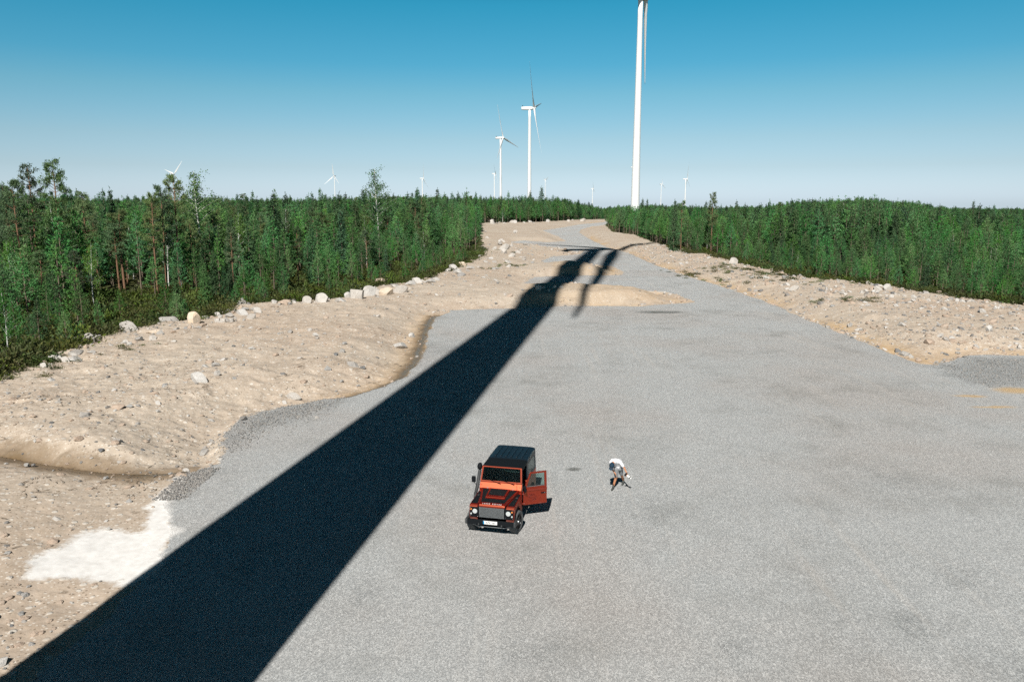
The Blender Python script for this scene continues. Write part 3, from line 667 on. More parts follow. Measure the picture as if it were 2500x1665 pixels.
def scatter_gn(name, protos, P, idx, rot, scl, label):
    """one object that instances prototype meshes on its own points"""
    pc = bpy.data.collections.new(name + '_prototypes')
    for i, me in enumerate(protos):
        o = bpy.data.objects.new('%s_%02d' % (name, i), me); pc.objects.link(o)
    me = bpy.data.meshes.new(name); P = np.asarray(P, np.float32); me.vertices.add(len(P)); me.vertices.foreach_set('co', P.ravel())
    a = me.attributes.new('idx', 'INT', 'POINT'); a.data.foreach_set('value', np.asarray(idx, np.int32))
    a = me.attributes.new('rot', 'FLOAT_VECTOR', 'POINT'); a.data.foreach_set('vector', np.asarray(rot, np.float32).ravel())
    a = me.attributes.new('scl', 'FLOAT_VECTOR', 'POINT'); a.data.foreach_set('vector', np.asarray(scl, np.float32).ravel())
    o = mesh_obj(name, me); tag(o, label, kind='stuff')
    ng = bpy.data.node_groups.new(name, 'GeometryNodeTree')
    ng.interface.new_socket('Geometry', in_out='INPUT', socket_type='NodeSocketGeometry'); ng.interface.new_socket('Geometry', in_out='OUTPUT', socket_type='NodeSocketGeometry')
    N = ng.nodes; gi = N.new('NodeGroupInput'); go = N.new('NodeGroupOutput'); ip = N.new('GeometryNodeInstanceOnPoints'); ci = N.new('GeometryNodeCollectionInfo')
    ci.inputs['Collection'].default_value = pc; ci.inputs['Separate Children'].default_value = True; ci.inputs['Reset Children'].default_value = True
    def at_(nm, dt):
        x = N.new('GeometryNodeInputNamedAttribute'); x.data_type = dt; x.inputs['Name'].default_value = nm; return x.outputs['Attribute']
    e2r = N.new('FunctionNodeEulerToRotation')
    ng.links.new(at_('rot', 'FLOAT_VECTOR'), e2r.inputs[0])
    ng.links.new(gi.outputs[0], ip.inputs['Points']); ng.links.new(ci.outputs[0], ip.inputs['Instance']); ip.inputs['Pick Instance'].default_value = True
    ng.links.new(at_('idx', 'INT'), ip.inputs['Instance Index']); ng.links.new(e2r.outputs[0], ip.inputs['Rotation']); ng.links.new(at_('scl', 'FLOAT_VECTOR'), ip.inputs['Scale'])
    ng.links.new(ip.outputs[0], go.inputs[0])
    md = o.modifiers.new('instances', 'NODES'); md.node_group = ng
    return o

# where trees stand: outside the clearing, spacing grows with distance
def tree_points():
    out = []
    rg = np.random.default_rng(3)
    for y0, y1, sp in ((14, 90, 2.2), (90, 160, 2.3), (160, 300, 2.9), (300, 520, 4.2), (520, 900, 7.0), (900, 1700, 13.0), (1700, 3600, 28.0)):
        xs = np.arange(-0.78 * y1 - 12, 0.78 * y1 + 12, sp); yy = np.arange(y0, y1, sp); gx, gy = np.meshgrid(xs, yy)
        gx = gx + rg.uniform(-.48, .48, gx.shape) * sp; gy = gy + rg.uniform(-.48, .48, gy.shape) * sp
        m = np.abs(gx) < 0.74 * gy + 8; gx, gy = gx[m], gy[m]; out.append(np.stack([gx, gy, np.full(gx.shape, sp)], 1))
    return np.concatenate(out)
TP = tree_points()
c = sdf(CLEAR, TP[:, 0], TP[:, 1]); TP = TP[c < -0.9]; edge = -c[c < -0.9]
X, Y = TP[:, 0], TP[:, 1]; az = X / Y
leftside = X < 0.02 * Y
rg = np.random.default_rng(11)
pat = vnoise(X, Y, 0.035, 31); pat2 = vnoise(X, Y, 0.012, 32, 2); pat3 = vnoise(X, Y, 0.12, 33)
# thin out the strip next to the clearing, and leave small gaps on the left
keep = np.where(leftside, rg.random(len(X)) < np.clip(0.36 + edge / 28.0 + 0.45 * pat3, 0.16, 0.96), rg.random(len(X)) < np.clip(0.5 + edge / 9.0, 0, 1))
keep |= edge > 30
keep &= ~(leftside & (Y < 170) & (rg.random(len(X)) < 0.50))
hgt = np.where(leftside,
     2.4 + 4.4 * sstep(1, 18, edge) + 3.0 * sstep(18, 45, edge),
     2.9 + 1.6 * sstep(0, 12, edge) + 2.4 * sstep(12, 80, edge) + 1.4 * sstep(80, 180, edge))
hgt = hgt * (1 + np.where(leftside, 0.26, 0.24) * rg.normal(size=len(X))) * (1 + 0.15 * pat)
zb, _, _, _ = land(X, Y)
# never let the canopy rise above what the photo shows: line of tops as seen from the drone
def top_px(ax):   # photograph row of the tree line for an azimuth
    xs = np.array([-0.70, -0.60, -0.50, -0.44, -0.38, -0.30, -0.2, -0.14, -0.06, -0.02, 0.07, 0.095, 0.115, 0.16, 0.20, 0.25, 0.32, 0.36, 0.44, 0.50, 0.56, 0.66])
    ys_ = np.array([487, 487, 491, 489, 491, 492, 490, 486, 484, 485, 488, 505, 512, 506, 508, 512, 509, 497, 489, 497, 514, 516])
    return np.interp(ax, xs, ys_)
cap = CAM_H - (top_px(az) - 497 + np.maximum(rg.normal(size=len(X)), -1.6) * 8 + 4.0) / CAM_F * Y * 1.02
far = Y > 60
hmax = cap - zb
far_h = np.where(Y > 170, np.clip(hmax, 4.0, 17), hgt)
blend = sstep(130, 210, Y); hgt = hgt * (1 - blend) + far_h * blend * (0.72 + 0.32 * rg.random(len(X)))
hgt = np.where(hgt > hmax * 0.97, hmax * rg.uniform(0.66, 0.99, len(X)), hgt); hgt = np.clip(hgt, 1.6, 19)
kind = np.zeros(len(X), int)                      # 0 pine 1 spruce 2 tall pine 3 birch
u = rg.random(len(X))
kind[leftside & (u < 0.05) & (edge > 9)] = 3
kind[leftside & (u > 0.78) & (edge > 8)] = 1
kind[leftside & (u > 0.62) & (u < 0.78) & (edge > 10) & (hgt > 6.5)] = 2
kind[~leftside & (u < 0.015)] = 3; kind[~leftside & (u > 0.93)] = 1
kind[(Y > 170) & (u > 0.55) & (pat2 > 0.0)] = 1
kind[(~leftside) & (X > 0.33 * Y) & (X < 0.5 * Y) & (Y > 130) & (u > 0.4)] = 1
hill = (az > 0.33) & (az < 0.52) & (Y > 150); hgt = np.where(hill, np.minimum(hmax, 17) * rg.uniform(.74, 1.03, len(X)), hgt)
hgt = np.where((Y > 90) & ~hill & (rg.random(len(X)) < .09), hgt * rg.uniform(1.06, 1.22, len(X)), hgt)
hgt = np.where((kind == 1) & (Y > 110) & ~hill, hgt * rg.uniform(1.0, 1.18, len(X)), hgt)
KN = ['pine', 'spruce', 'tall_pine', 'birch']
TREES = [(float(X[i]), float(Y[i]), float(zb[i]) - 0.08, float(hgt[i]), KN[kind[i]], float(edge[i]), bool(leftside[i])) for i in np.nonzero(keep)[0]]
# trees the photo singles out: (pixel x, pixel y of the top in the 2354 view, distance, kind, variant, label)
HERO = [(118, 374, 92, 'tall_pine', 0, 'tallest open-crowned old pine above the treeline at far left'),
        (62, 385, 96, 'tall_pine', 1, 'second tall old pine, just left of the tallest one at far left'),
        (30, 418, 84, 'tall_pine', 2, 'broad dark old pine at the left edge of the photo'),
        (8, 428, 88, 'tall_pine', 3, 'dark old pine cut by the left edge of the photo'),
        (395, 406, 98, 'tall_pine', 2, 'dark old pine below the far left turbine'),
        (366, 430, 96, 'tall_pine', 4, 'old pine directly left of the one below the turbine'),
        (345, 446, 94, 'tall_pine', 3, 'lower thin pine at the left of the group below the turbine'),
        (452, 394, 120, 'birch', 1, 'tall round-topped pale birch above the treeline, right of the far left turbine'),
        (866, 388, 170, 'birch', 2, 'thin windswept tall birch standing alone above the trees left of centre'),
        (236, 438, 120, 'spruce', 0, 'small pointed spruce top, left one of two above the treeline'),
        (252, 434, 122, 'spruce', 1, 'small pointed spruce top, right one of two above the treeline'),
        (190, 446, 100, 'tall_pine', 0, 'rounded pine top between the tall pines and the two small spruce tops'),
        (1640, 446, 175, 'tall_pine', 1, 'lone slanting pine top above the right-hand forest, nearest the big tower'),
        (1767, 468, 240, 'spruce', 2, 'tiny lone tree top above the right-hand forest, middle of the skyline'),
        (1795, 466, 240, 'tall_pine', 2, 'tiny pale lone tree top right of the middle of the skyline'),
        (1552, 461, 170, 'spruce', 0, 'pointed dark spruce just right of the big tower'),
        (1569, 463, 172, 'tall_pine', 3, 'thin bare-looking pine beside the dark spruce right of the tower'),
        (650, 590, 0, 'birch', 0, None)]

def place_tree(x, y, z, h, kind, var, label, group, tall=None):
    tr, cr, H = KINDS[kind][var % len(KINDS[kind])]
    s = h / H; nm = {'pine': 'pine_tree', 'tall_pine': 'pine_tree', 'spruce': 'spruce_tree', 'birch': 'birch_tree'}[kind]
    o = empty(nm, (x, y, z), random.uniform(0, 6.28)); w = s * random.uniform(0.80, 1.15)
    if kind == 'birch' and s < 1: w = s * random.uniform(.8, 1.0)
    o.scale = (w, w, s); tag(o, label, nm.replace('_', ' '), group)
    mesh_obj('trunk', tr, o); mesh_obj('crown', cr, o)
    return o
for hx, hy, D, kind_, var, lb in HERO:
    if not D: continue
    p = depth_at(hx * KD, hy * KD, D); zb_ = float(rise(p.x, p.y)) - 0.3
    hh = p.z - zb_; kk = KINDS[kind_]
    o = place_tree(p.x, p.y, zb_, hh, kind_, var, lb, None)
    w = 0.72 * hh / kk[0][2] if kind_ != 'birch' else 1.25 * hh / kk[0][2]
    if 'windswept' in lb: w *= 0.85
    o.scale = (w, w, hh / kk[0][2])
# the two white birch stems that stand out near the front
for xd, yd, top, lb, v in ((216, 702, 560, 'birch with a long bright white stem among dark pines near the left edge', 0), (20, 832, 660, 'thin white-stemmed birch at the left edge behind the tan boulder', 1),
                        (2186, 634, 540, 'leaning white birch stem in the right-hand forest edge', 2)):
    p = at(xd, yd); d = ray(xd * KD, top * KD); zt = CAM_H + d.z / d.y * p.y
    place_tree(p.x, p.y, -0.3, max(zt + .3, 4), 'birch', v, lb, None)

ANCH_L = [(-9999, 'behind the tan boulder'), (110, 'behind the shaded angular boulder'), (260, 'behind the grey and orange boulders'), (470, 'left of the dark-sided round boulder'),
          (640, 'behind the blocky white boulders'), (800, 'behind the lone rounded boulder'), (930, 'near the leaning bare log'), (1020, 'at the wood corner')]
ANCH_R = [(-9999, 'by the far road bend'), (1480, 'by the shadow on the bank'), (1620, 'behind the flat white block'), (1760, 'behind the grassy gap'),
          (1900, 'behind the bank crest'), (2080, 'near the leaning white birch'), (2250, 'at the right edge')]
def where(px, left):
    A = ANCH_L if left else ANCH_R; xd = px / KD; s = A[0][1]
    for a, t in A:
        if xd >= a: s = t
    return s
def nth(q): return '%d%s' % (q, 'th' if 10 < q % 100 < 14 else {1: 'st', 2: 'nd', 3: 'rd'}.get(q % 10, 'th'))
cand = []
for t in TREES:
    x, y, z, h, k_, e, lf = t; px, py, c_ = proj(x, y, z)
    vis = -30 < px < 2530 and y > 5
    cand.append((h / c_ * (1.0 + 0.6 * math.exp(-e / 6)) if vis else -1, t, px))
cand.sort(key=lambda q: -q[0])
LIM = {'pine': 235, 'tall_pine': 55, 'spruce': 110, 'birch': 150}; used = dict.fromkeys(LIM, 0); rest = []
ADJ = {'pine': 'young pine', 'tall_pine': 'bare-stemmed pine', 'spruce': 'dark spruce', 'birch': 'light green birch'}
sel = []
for sc_, t, px in cand:
    k_ = t[4]
    if sc_ > 0 and used[k_] < LIM[k_]: used[k_] += 1; sel.append((px, t, used[k_]))
    else: rest.append(t)
sel.sort(key=lambda q: q[0]); cnt = {}
for px, t, v_ in sel:
    x, y, z, h, k_, e, lf = t
    dp = 'front-row' if e < 5 else ('second-row' if e < 12 else 'deep-standing'); key = '%s %s' % (dp, ADJ[k_]); w_ = where(px, lf)
    cnt[(key, w_)] = cnt.get((key, w_), 0) + 1
    place_tree(x, y, z, h, k_, v_, '%s %s, %s from the left' % (key, w_, nth(cnt[(key, w_)])), key.replace('birch', 'birche') + 's ' + w_)
fi = {k_: [i for i, f in enumerate(FAR) if f[0] == k_] for k_ in KN}
Pp, Ii, Rr, Ss = [], [], [], []
rg = np.random.default_rng(5)
for (x, y, z, h, k_, e, lf) in rest:
    i = fi[k_][int(rg.integers(len(fi[k_])))]; s = h / FAR[i][2]; w = s * rg.uniform(0.85, 1.25) * (1.0 if y < 300 else min(2.2, 1 + (y - 300) / 900))
    if y > 300: w = max(w, 0.8)
    Pp.append((x, y, z)); Ii.append(i); Rr.append((0, 0, rg.uniform(0, 6.28))); Ss.append((w, w, s))
print('trees', used, 'rest', len(rest))
scatter_gn('forest', [f[1] for f in FAR], Pp, Ii, Rr, Ss, 'dense pine and birch forest filling the land behind the nearer trees out to the horizon')

# ------------------------------------------------------------------ low growth under the trees
def tuft_me(seed, n, hh, rad, l, w, mat, up):
    rg = np.random.default_rng(seed); P = np.stack([rg.normal(size=n) * rad, rg.normal(size=n) * rad, np.abs(rg.normal(size=n)) * hh], 1)
    D = P * np.array([1, 1, 0.4]) + rg.normal(size=(n, 3)) * 0.4 + np.array([0, 0, up]); V, F = cards(P, D, np.full(n, l), np.full(n, w), rg); return npmesh('tuft', V, F, (mat,))
TUFT = [tuft_me(i, 170, 0.22, 0.42, 0.22, 0.05, M_SHRUB, 0.8) for i in range(3)] + [tuft_me(9 + i, 150, 0.40, 0.40, 0.26, 0.06, M_GRASSY if i else M_SHRUB, 0.5) for i in range(2)] + [tuft_me(20, 110, 0.12, 0.35, 0.35, 0.022, M_GRASSY, 1.6)]
def scatter_pts(n, xr, yr, test, seed):
    rg = np.random.default_rng(seed); y = yr[0] + (yr[1] - yr[0]) * rg.random(n) ** 1.4; x = rg.uniform(-1, 1, n) * (0.72 * y + 6)
    m = test(x, y); return x[m], y[m], rg
x, y, rg = scatter_pts(52000, None, (18, 190), lambda x, y: (lambda c: (c < 0.3) & (c > -30))(sdf(CLEAR, x + vnoise(x, y, .6, 40) * 1.2, y)), 21)
m = vnoise(x, y, 0.25, 41) + rg.normal(size=len(x)) * .3 > -0.25; x, y = x[m], y[m]
z = land(x, y)[0]; n = len(x); s = rg.uniform(0.6, 1.5, n)
scatter_gn('undergrowth', TUFT, np.stack([x, y, z - 0.04], 1), rg.integers(0, 6, n), np.stack([np.zeros(n), np.zeros(n), rg.uniform(0, 6.28, n)], 1), np.stack([s, s, s * rg.uniform(.6, 1.2, n)], 1),
           'heather, bilberry and grass tufts covering the forest floor')
# green patches on the banks
gp_ = []
for xd, yd, r_, nn in ((20, 868, 2.0, 60), (60, 856, 1.2, 30), (1690, 632, 5, 70), (1780, 640, 5, 60), (1850, 650, 4, 30), (1980, 706, 1.3, 10), (1880, 705, .5, 6), (1175, 619, 1.2, 8), (1140, 629, 1.0, 6), (1085, 588, 3, 20), (1150, 620, 2, 5), (300, 822, .8, 6), (430, 745, 1, 8), (560, 695, 3, 20)):
    p = at(xd, yd)
    for _ in range(nn): gp_.append((p.x + random.gauss(0, r_), p.y + random.gauss(0, r_ * 1.2)))
gp_ = np.array(gp_); z = land(gp_[:, 0], gp_[:, 1])[0]; n = len(gp_); rg = np.random.default_rng(8); s = rg.uniform(.3, .8, n)
scatter_gn('grass_patches', TUFT, np.stack([gp_[:, 0], gp_[:, 1], z - 0.03], 1), rg.integers(2, 6, n), np.stack([np.zeros(n), np.zeros(n), rg.uniform(0, 6.28, n)], 1), np.stack([s, s, s * .6], 1), 'small green grass patches growing on the sandy banks')

# ------------------------------------------------------------------ stones
def rock_mat(name, c1, c2):
    g = G(name); co = g.coord(); rnd = g.n('ShaderNodeObjectInfo').outputs['Random']
    n = g.noise(co, 2.2, 6, 0.7); m = g.noise(co, 9, 4, 0.7); f = g.mapr(g.math('ADD', g.math('MULTIPLY', n, 0.6), g.math('MULTIPLY', m, 0.4)), 0.3, 0.7)
    c = g.mix(f, c1, c2); c = g.mix(g.mapr(rnd, 0, 1, 0, 0.35), c, (0.42, 0.36, 0.30)); c = g.mix(g.mapr(g.noise(co, 5, 3), 0.62, 0.72, 0, .7), c, tuple(x * .45 for x in c1))
    return g.done(g.pbr(c, 0.88, 0, g.bump(g.math('ADD', n, g.math('MULTIPLY', m, .5)), 0.6, 0.06), 0.2))
M_ROCK = {'white': rock_mat('pale_granite', (0.36, 0.345, 0.325), (0.62, 0.60, 0.57)), 'grey': rock_mat('grey_granite', (0.22, 0.22, 0.22), (0.42, 0.41, 0.39)),
          'tan': rock_mat('tan_granite', (0.34, 0.25, 0.19), (0.50, 0.41, 0.33)), 'dark': rock_mat('dark_stone', (0.09, 0.10, 0.11), (0.22, 0.22, 0.22)),
          'orange': rock_mat('orange_stained_granite', (0.55, 0.40, 0.25), (0.72, 0.66, 0.58))}
def rock_me(seed, mat, sub=3, sq=(1, 0.8, 0.65), cuts=14, name='rock'):
    rr = random.Random(seed); bm = bmesh.new(); bmesh.ops.create_icosphere(bm, subdivisions=sub, radius=1.0)
    off = Vector((rr.random() * 50, rr.random() * 50, 0)); pl = []
    for _ in range(cuts):
        d = Vector((rr.gauss(0, 1), rr.gauss(0, 1), rr.gauss(0, .8))).normalized(); pl.append((d, rr.uniform(0.42, 0.80)))
    for v in bm.verts:
        v.co *= 1 + 0.16 * mnoise.noise(v.co * 1.1 + off)
        for d, k in pl:
            e = v.co.dot(d) - k
            if e > 0: v.co -= d * e
        v.co *= 1 + 0.035 * mnoise.noise(v.co * 5 + off)
        v.co = Vector((v.co.x * sq[0], v.co.y * sq[1], v.co.z * sq[2]))
    me = bpy.data.meshes.new(name); bm.to_mesh(me); bm.free(); me.materials.append(M_ROCK[mat])
    return me
VAR = {}
for mat in M_ROCK:
    VAR[mat] = [rock_me(31 * i + len(mat), mat, 3, sq) for i, sq in enumerate(((1, .8, .6), (1, .7, .75), (1, .9, .45), (.9, .8, .8)))]
# (x, y of the foot, width px, look, shape 0 wedge 1 blocky 2 flat slab 3 tall, zone, own label)
BL = [(46, 845, 60, 'tan', 2, 'e', 'smooth tan boulder at the left edge of the photo beside the forest'), (190, 808, 58, 'grey', 1, 'e', 'big angular grey-white boulder half in tree shade near the left edge'),
 (222, 800, 26, 'white', 3, 'e', 'upright white stone touching the big shaded boulder near the left edge'), (292, 782, 48, 'white', 0, 'e', 'lumpy white stone between the shaded boulder and the grey boulder'),
 (388, 757, 50, 'grey', 1, 'e', 'large grey block, left one of the pair at the wood edge'), (441, 764, 46, 'orange', 3, 'e', 'tall pale boulder with orange staining, right one of the pair'),
 (356, 786, 38, 'orange', 2, 'e', 'low yellowish stone in front of the large grey block'), (556, 745, 28, 'white', 0, 'e', None), (590, 737, 24, 'white', 0, 'e', None), (551, 714, 32, 'grey', 3, 'e', None),
 (704, 716, 29, 'white', 1, 'e', 'round white boulder with dark side, left of the blocky pair'), (737, 714, 37, 'white', 1, 'e', 'blocky white boulder right of the dark-sided one'), (780, 713, 42, 'white', 2, 'e', None),
 (822, 705, 42, 'white', 3, 'e', 'tallest squarish white boulder in the row along the left wood'), (812, 692, 26, 'white', 0, 'e', None), (800, 700, 22, 'white', 1, 'e', None), (845, 697, 38, 'white', 1, 'e', None), (857, 687, 28, 'grey', 0, 'e', None),
 (786, 694, 26, 'white', 2, 'e', None), (866, 690, 28, 'white', 0, 'e', None), (888, 692, 36, 'orange', 1, 'e', 'yellow-white block near the right end of the boulder row'), (920, 687, 34, 'white', 0, 'e', None), (875, 666, 42, 'tan', 0, 'e', 'big lone rounded pinkish boulder behind the boulder row'),
 (906, 675, 30, 'white', 2, 'e', None), (945, 670, 34, 'white', 2, 'e', None), (958, 665, 28, 'white', 0, 'e', None), (990, 664, 34, 'white', 2, 'e', None), (1003, 658, 20, 'white', 0, 'e', None), (1050, 641, 34, 'white', 2, 'e', 'flat slanted white slab near the corner of the left wood'),
 (1062, 647, 22, 'grey', 2, 'e', None), (1042, 632, 22, 'white', 0, 'e', None), (1030, 636, 18, 'white', 0, 'e', None), (1083, 629, 30, 'white', 2, 'e', None), (1064, 621, 18, 'orange', 1, 'e', None), (1040, 618, 24, 'dark', 3, 'e', 'dark bluish block standing among the trunks at the wood corner'),
 (1160, 583, 26, 'white', 0, 'c', 'largest white rock of the cluster beside the far road'), (1160, 592, 24, 'white', 1, 'c', None), (1137, 582, 14, 'white', 0, 'c', None), (1128, 606, 20, 'white', 2, 'c', None), (1166, 613, 26, 'white', 2, 'c', None), (1115, 613, 16, 'white', 2, 'c', None),
 (1177, 600, 16, 'white', 0, 'c', None), (1054, 640, 20, 'white', 1, 'e', None), (1111, 652, 18, 'white', 2, 'c', None), (1138, 651, 20, 'white', 2, 'c', None), (1190, 590, 14, 'white', 0, 'c', None), (1150, 570, 14, 'grey', 0, 'c', None), (1176, 573, 12, 'white', 1, 'c', None),
 (1239, 685, 17, 'white', 1, 'm', 'white rock in the tower shadow, left one on the first mound'), (1249, 684, 12, 'white', 0, 'm', None), (1262, 657, 17, 'white', 2, 'm', 'white slab in the tower shadow beside the second pad'), (1275, 684, 10, 'white', 0, 'm', None), (1202, 683, 10, 'grey', 0, 'm', None), (1226, 676, 8, 'grey', 0, 'm', None),
 (1230, 672, 9, 'white', 0, 'm', None), (1262, 688, 7, 'white', 0, 'm', None), (1290, 683, 9, 'grey', 1, 'm', None),
 (455, 908, 36, 'white', 0, 's', 'large half-buried pale stone in the middle of the left sand bank'), (498, 890, 19, 'white', 1, 's', None), (494, 869, 17, 'grey', 0, 's', None), (470, 870, 18, 'white', 2, 's', None), (672, 911, 28, 'white', 0, 's', 'pale rounded stone lying at the gravel edge above the dark crushed stone'),
 (754, 867, 18, 'grey', 3, 's', 'upright grey stone with a sharp shadow on the left bank'), (788, 828, 16, 'grey', 3, 's', None), (557, 967, 22, 'dark', 0, 's', 'dark blue-grey stone at the edge of the dark crushed stone'), (271, 971, 24, 'tan', 2, 's', None), (300, 968, 14, 'grey', 0, 's', None),
 (257, 1000, 15, 'white', 3, 's', 'small upright stone casting a shadow above the left ditch'), (363, 955, 15, 'white', 0, 's', None), (425, 1075, 17, 'white', 0, 's', 'white stone at the right end of the muddy ditch'), (272, 1070, 10, 'white', 0, 's', None), (245, 1221, 14, 'white', 0, 's', 'single pale stone above the white dust patch'), (294, 1156, 13, 'grey', 3, 's', None),
 (115, 900, 22, 'white', 2, 's', None), (652, 918, 14, 'white', 0, 's', None), (920, 795, 44, 'white', 2, 's', 'broad pale slab half sunk beside the creek at the gravel edge'), (946, 773, 14, 'white', 1, 's', None), (725, 793, 14, 'white', 0, 's', None), (745, 790, 16, 'white', 2, 's', None), (712, 782, 12, 'white', 0, 's', None),
 (75, 1083, 14, 'dark', 0, 's', None), (76, 1165, 12, 'grey', 0, 's', None), (728, 962, 9, 'white', 0, 's', None), (1003, 690, 10, 'white', 0, 's', None), (60, 1087, 16, 'grey', 0, 's', None), (165, 852, 40, 'white', 2, 'e', None), (210, 838, 30, 'white', 2, 'e', None), (175, 840, 44, 'grey', 2, 'e', None), (120, 852, 22, 'white', 0, 'e', None), (100, 860, 18, 'tan', 0, 'e', None),
 (288, 812, 28, 'white', 2, 'e', None), (318, 804, 24, 'grey', 0, 'e', None), (470, 752, 20, 'white', 2, 'e', None), (500, 748, 22, 'white', 0, 'e', None), (520, 742, 24, 'orange', 2, 'e', None), (655, 718, 26, 'tan', 2, 'e', None), (630, 716, 22, 'grey', 0, 'e', None), (672, 712, 20, 'white', 0, 'e', None),
 (1686, 616, 27, 'white', 1, 'r', 'flat-topped white block on the right bank next to the forest'), (2043, 681, 24, 'white', 1, 'r', 'white block on the crest of the right bank'), (2019, 681, 22, 'white', 0, 'r', None), (2075, 768, 30, 'white', 2, 'r', 'long white slab lying aslant on the right bank'), (2162, 791, 22, 'white', 0, 'r', 'triangular pale stone above the ochre slope'),
 (2193, 796, 22, 'tan', 0, 'r', 'grey-tan stone with shadow right of the triangular one'), (2276, 780, 24, 'white', 1, 'r', None), (2248, 802, 17, 'white', 0, 'r', None), (2268, 805, 14, 'white', 0, 'r', 'bright rounded white stone near the right gravel corner'), (1827, 681, 24, 'white', 0, 'r', 'pale pointed stone left of the green tuft on the right bank'), (2346, 803, 22, 'white', 1, 'r', 'white stone cut by the right edge of the photo'),
 (2097, 817, 18, 'white', 0, 'r', None), (2260, 737, 22, 'white', 0, 'r', None), (1998, 668, 14, 'white', 0, 'r', None), (2172, 732, 15, 'white', 0, 'r', None), (2325, 745, 18, 'white', 2, 'r', None), (1810, 672, 12, 'white', 0, 'r', None), (1940, 676, 12, 'white', 0, 'r', None), (1760, 655, 14, 'white', 0, 'r', None),
 (2230, 712, 14, 'white', 0, 'r', None), (2135, 706, 12, 'white', 0, 'r', None), (2300, 720, 14, 'white', 0, 'r', None), (2060, 722, 13, 'white', 0, 'r', None), (1995, 720, 13, 'white', 0, 'r', None), (1900, 690, 12, 'white', 0, 'r', None), (1665, 598, 9, 'white', 0, 'r', None), (1610, 580, 9, 'white', 0, 'r', None), (2200, 748, 16, 'grey', 2, 'r', None)]
rr = random.Random(4)
for k in range(26):   # crest of the right bank
    t = rr.random(); BL.append((1880 + 470 * t, 672 + 62 * t ** 1.1 + rr.uniform(-3, 8), rr.uniform(8, 15), 'white', rr.randrange(3), 'r', None))
for k in range(26): BL.append((rr.uniform(1090, 1230), rr.uniform(535, 655), rr.uniform(6, 13), rr.choice(['white', 'white', 'grey']), rr.randrange(3), 'c', None))
for k in range(20): t = rr.random(); BL.append((1110 + 290 * t, 516 - 8 * t + rr.uniform(0, 4), rr.uniform(6, 14), 'white', rr.randrange(3), 'f', None))
for k in range(34): t = rr.random(); BL.append((90 + 500 * t, 868 - 126 * t ** .8 + rr.uniform(-5, 10), rr.uniform(10, 24), rr.choice(['white', 'grey', 'white', 'tan']), rr.randrange(4), 'e', None))
for k in range(34): t = rr.random(); BL.append((470 + 480 * t, 752 - 88 * t + rr.uniform(-6, 8), rr.uniform(9, 19), rr.choice(['white', 'grey', 'tan', 'white']), rr.randrange(3), 'e', None))
ZN = {'e': ('in the row along the left wood', 'boulders along the left forest edge'), 'c': ('in the cluster beside the far road', 'rocks clustered beside the far road'), 'm': ('in the tower shadow on the mounds', 'rocks on the mounds between the pads'),
      's': ('on the left sand bank', 'stones on the left sand bank'), 'r': ('on the right bank', 'stones on the right bank'), 'f': ('below the far treeline behind the road', 'stones below the far treeline')}
for zn in ZN:
    L_ = sorted([b for b in BL if b[5] == zn], key=lambda b: b[0])
    for i, (xd, yd, w, mt, shp, _, lb) in enumerate(L_):
        p = at(xd, yd); pz = land_z(p.x, p.y); c_ = proj(p.x, p.y, pz)[2]; wm = w * KD / CAM_F * c_ / 2
        if lb is None:
            q = (i + 1); sfx = 'th' if 10 < q % 100 < 14 else {1: 'st', 2: 'nd', 3: 'rd'}.get(q % 10, 'th')
            lb = '%s %s stone, %d%s from left %s' % ('big' if wm > .8 else ('middling' if wm > .4 else 'small'), {'white': 'whitish', 'tan': 'tan', 'grey': 'grey', 'dark': 'dark', 'orange': 'yellowish'}[mt], q, sfx, ZN[zn][0])
        me = VAR[mt][shp]; o = mesh_obj('boulder' if wm > .4 else 'stone', me)
        ar = 0.5 + 0.1 * rr.random(); tag(o, lb, 'boulder' if wm > .4 else 'stone', ZN[zn][1])
        wm *= rr.uniform(.9, 1.2) * (1.25 if zn == 's' else 1.04); o.scale = (wm * 1.08, wm * rr.uniform(.85, 1.1), wm * rr.uniform(.95, 1.15)); o.rotation_euler = (rr.uniform(-.12, .12), rr.uniform(-.12, .12), rr.uniform(-.5, .5) + (math.pi if rr.random() < .5 else 0))
        o.location = (p.x, p.y + wm * .5, pz + wm * (0.27 if shp != 2 else .10))
# loose small stones
PEB = [rock_me(700 + i, ['white', 'tan', 'tan', 'grey'][i], 1, (1, .8, .5), 5, 'pebble') for i in range(4)] + [rock_me(800, 'dark', 1, (1, .7, .5), 5, 'pebble')]
rg = np.random.default_rng(77); n = 60000; y = 14 + 190 * rg.random(n) ** 1.5; x = rg.uniform(-1, 1, n) * (0.72 * y + 6)
gq = sdf(GRAVEL, x, y); cq = sdf(CLEAR, x, y); m = (gq < 0.1) & (cq > -1.2)
dens = 0.22 + 0.45 * (x > 0.05 * y) + 0.5 * (vnoise(x, y, 0.16, 51) > 0.12) + 0.5 * np.exp(-np.maximum(cq, 0) / 3)
m &= rg.random(n) < dens * np.where(y < 45, .75, .9); m &= sdf(WHITE, x, y) < 0; m &= (np.maximum(sdf(MOUNDS[0], x, y), sdf(MOUNDS[1], x, y)) < 0) | (rg.random(n) < 0.12)
x, y = x[m], y[m]; z, _, _, _ = land(x, y); n = len(x)
s = np.exp(rg.normal(size=n) * 0.55) * np.where(x > 0.05 * y, 0.085, 0.06) * (1 + y / 110); s = np.clip(s, .03, .6)
scatter_gn('loose_stones', PEB, np.stack([x, y, z + s * .02], 1), rg.integers(0, 5, n), rg.uniform(0, 6.28, (n, 3)) * np.array([.08, .08, 1]), np.stack([s, s, s], 1), 'small loose stones strewn over the sandy banks')
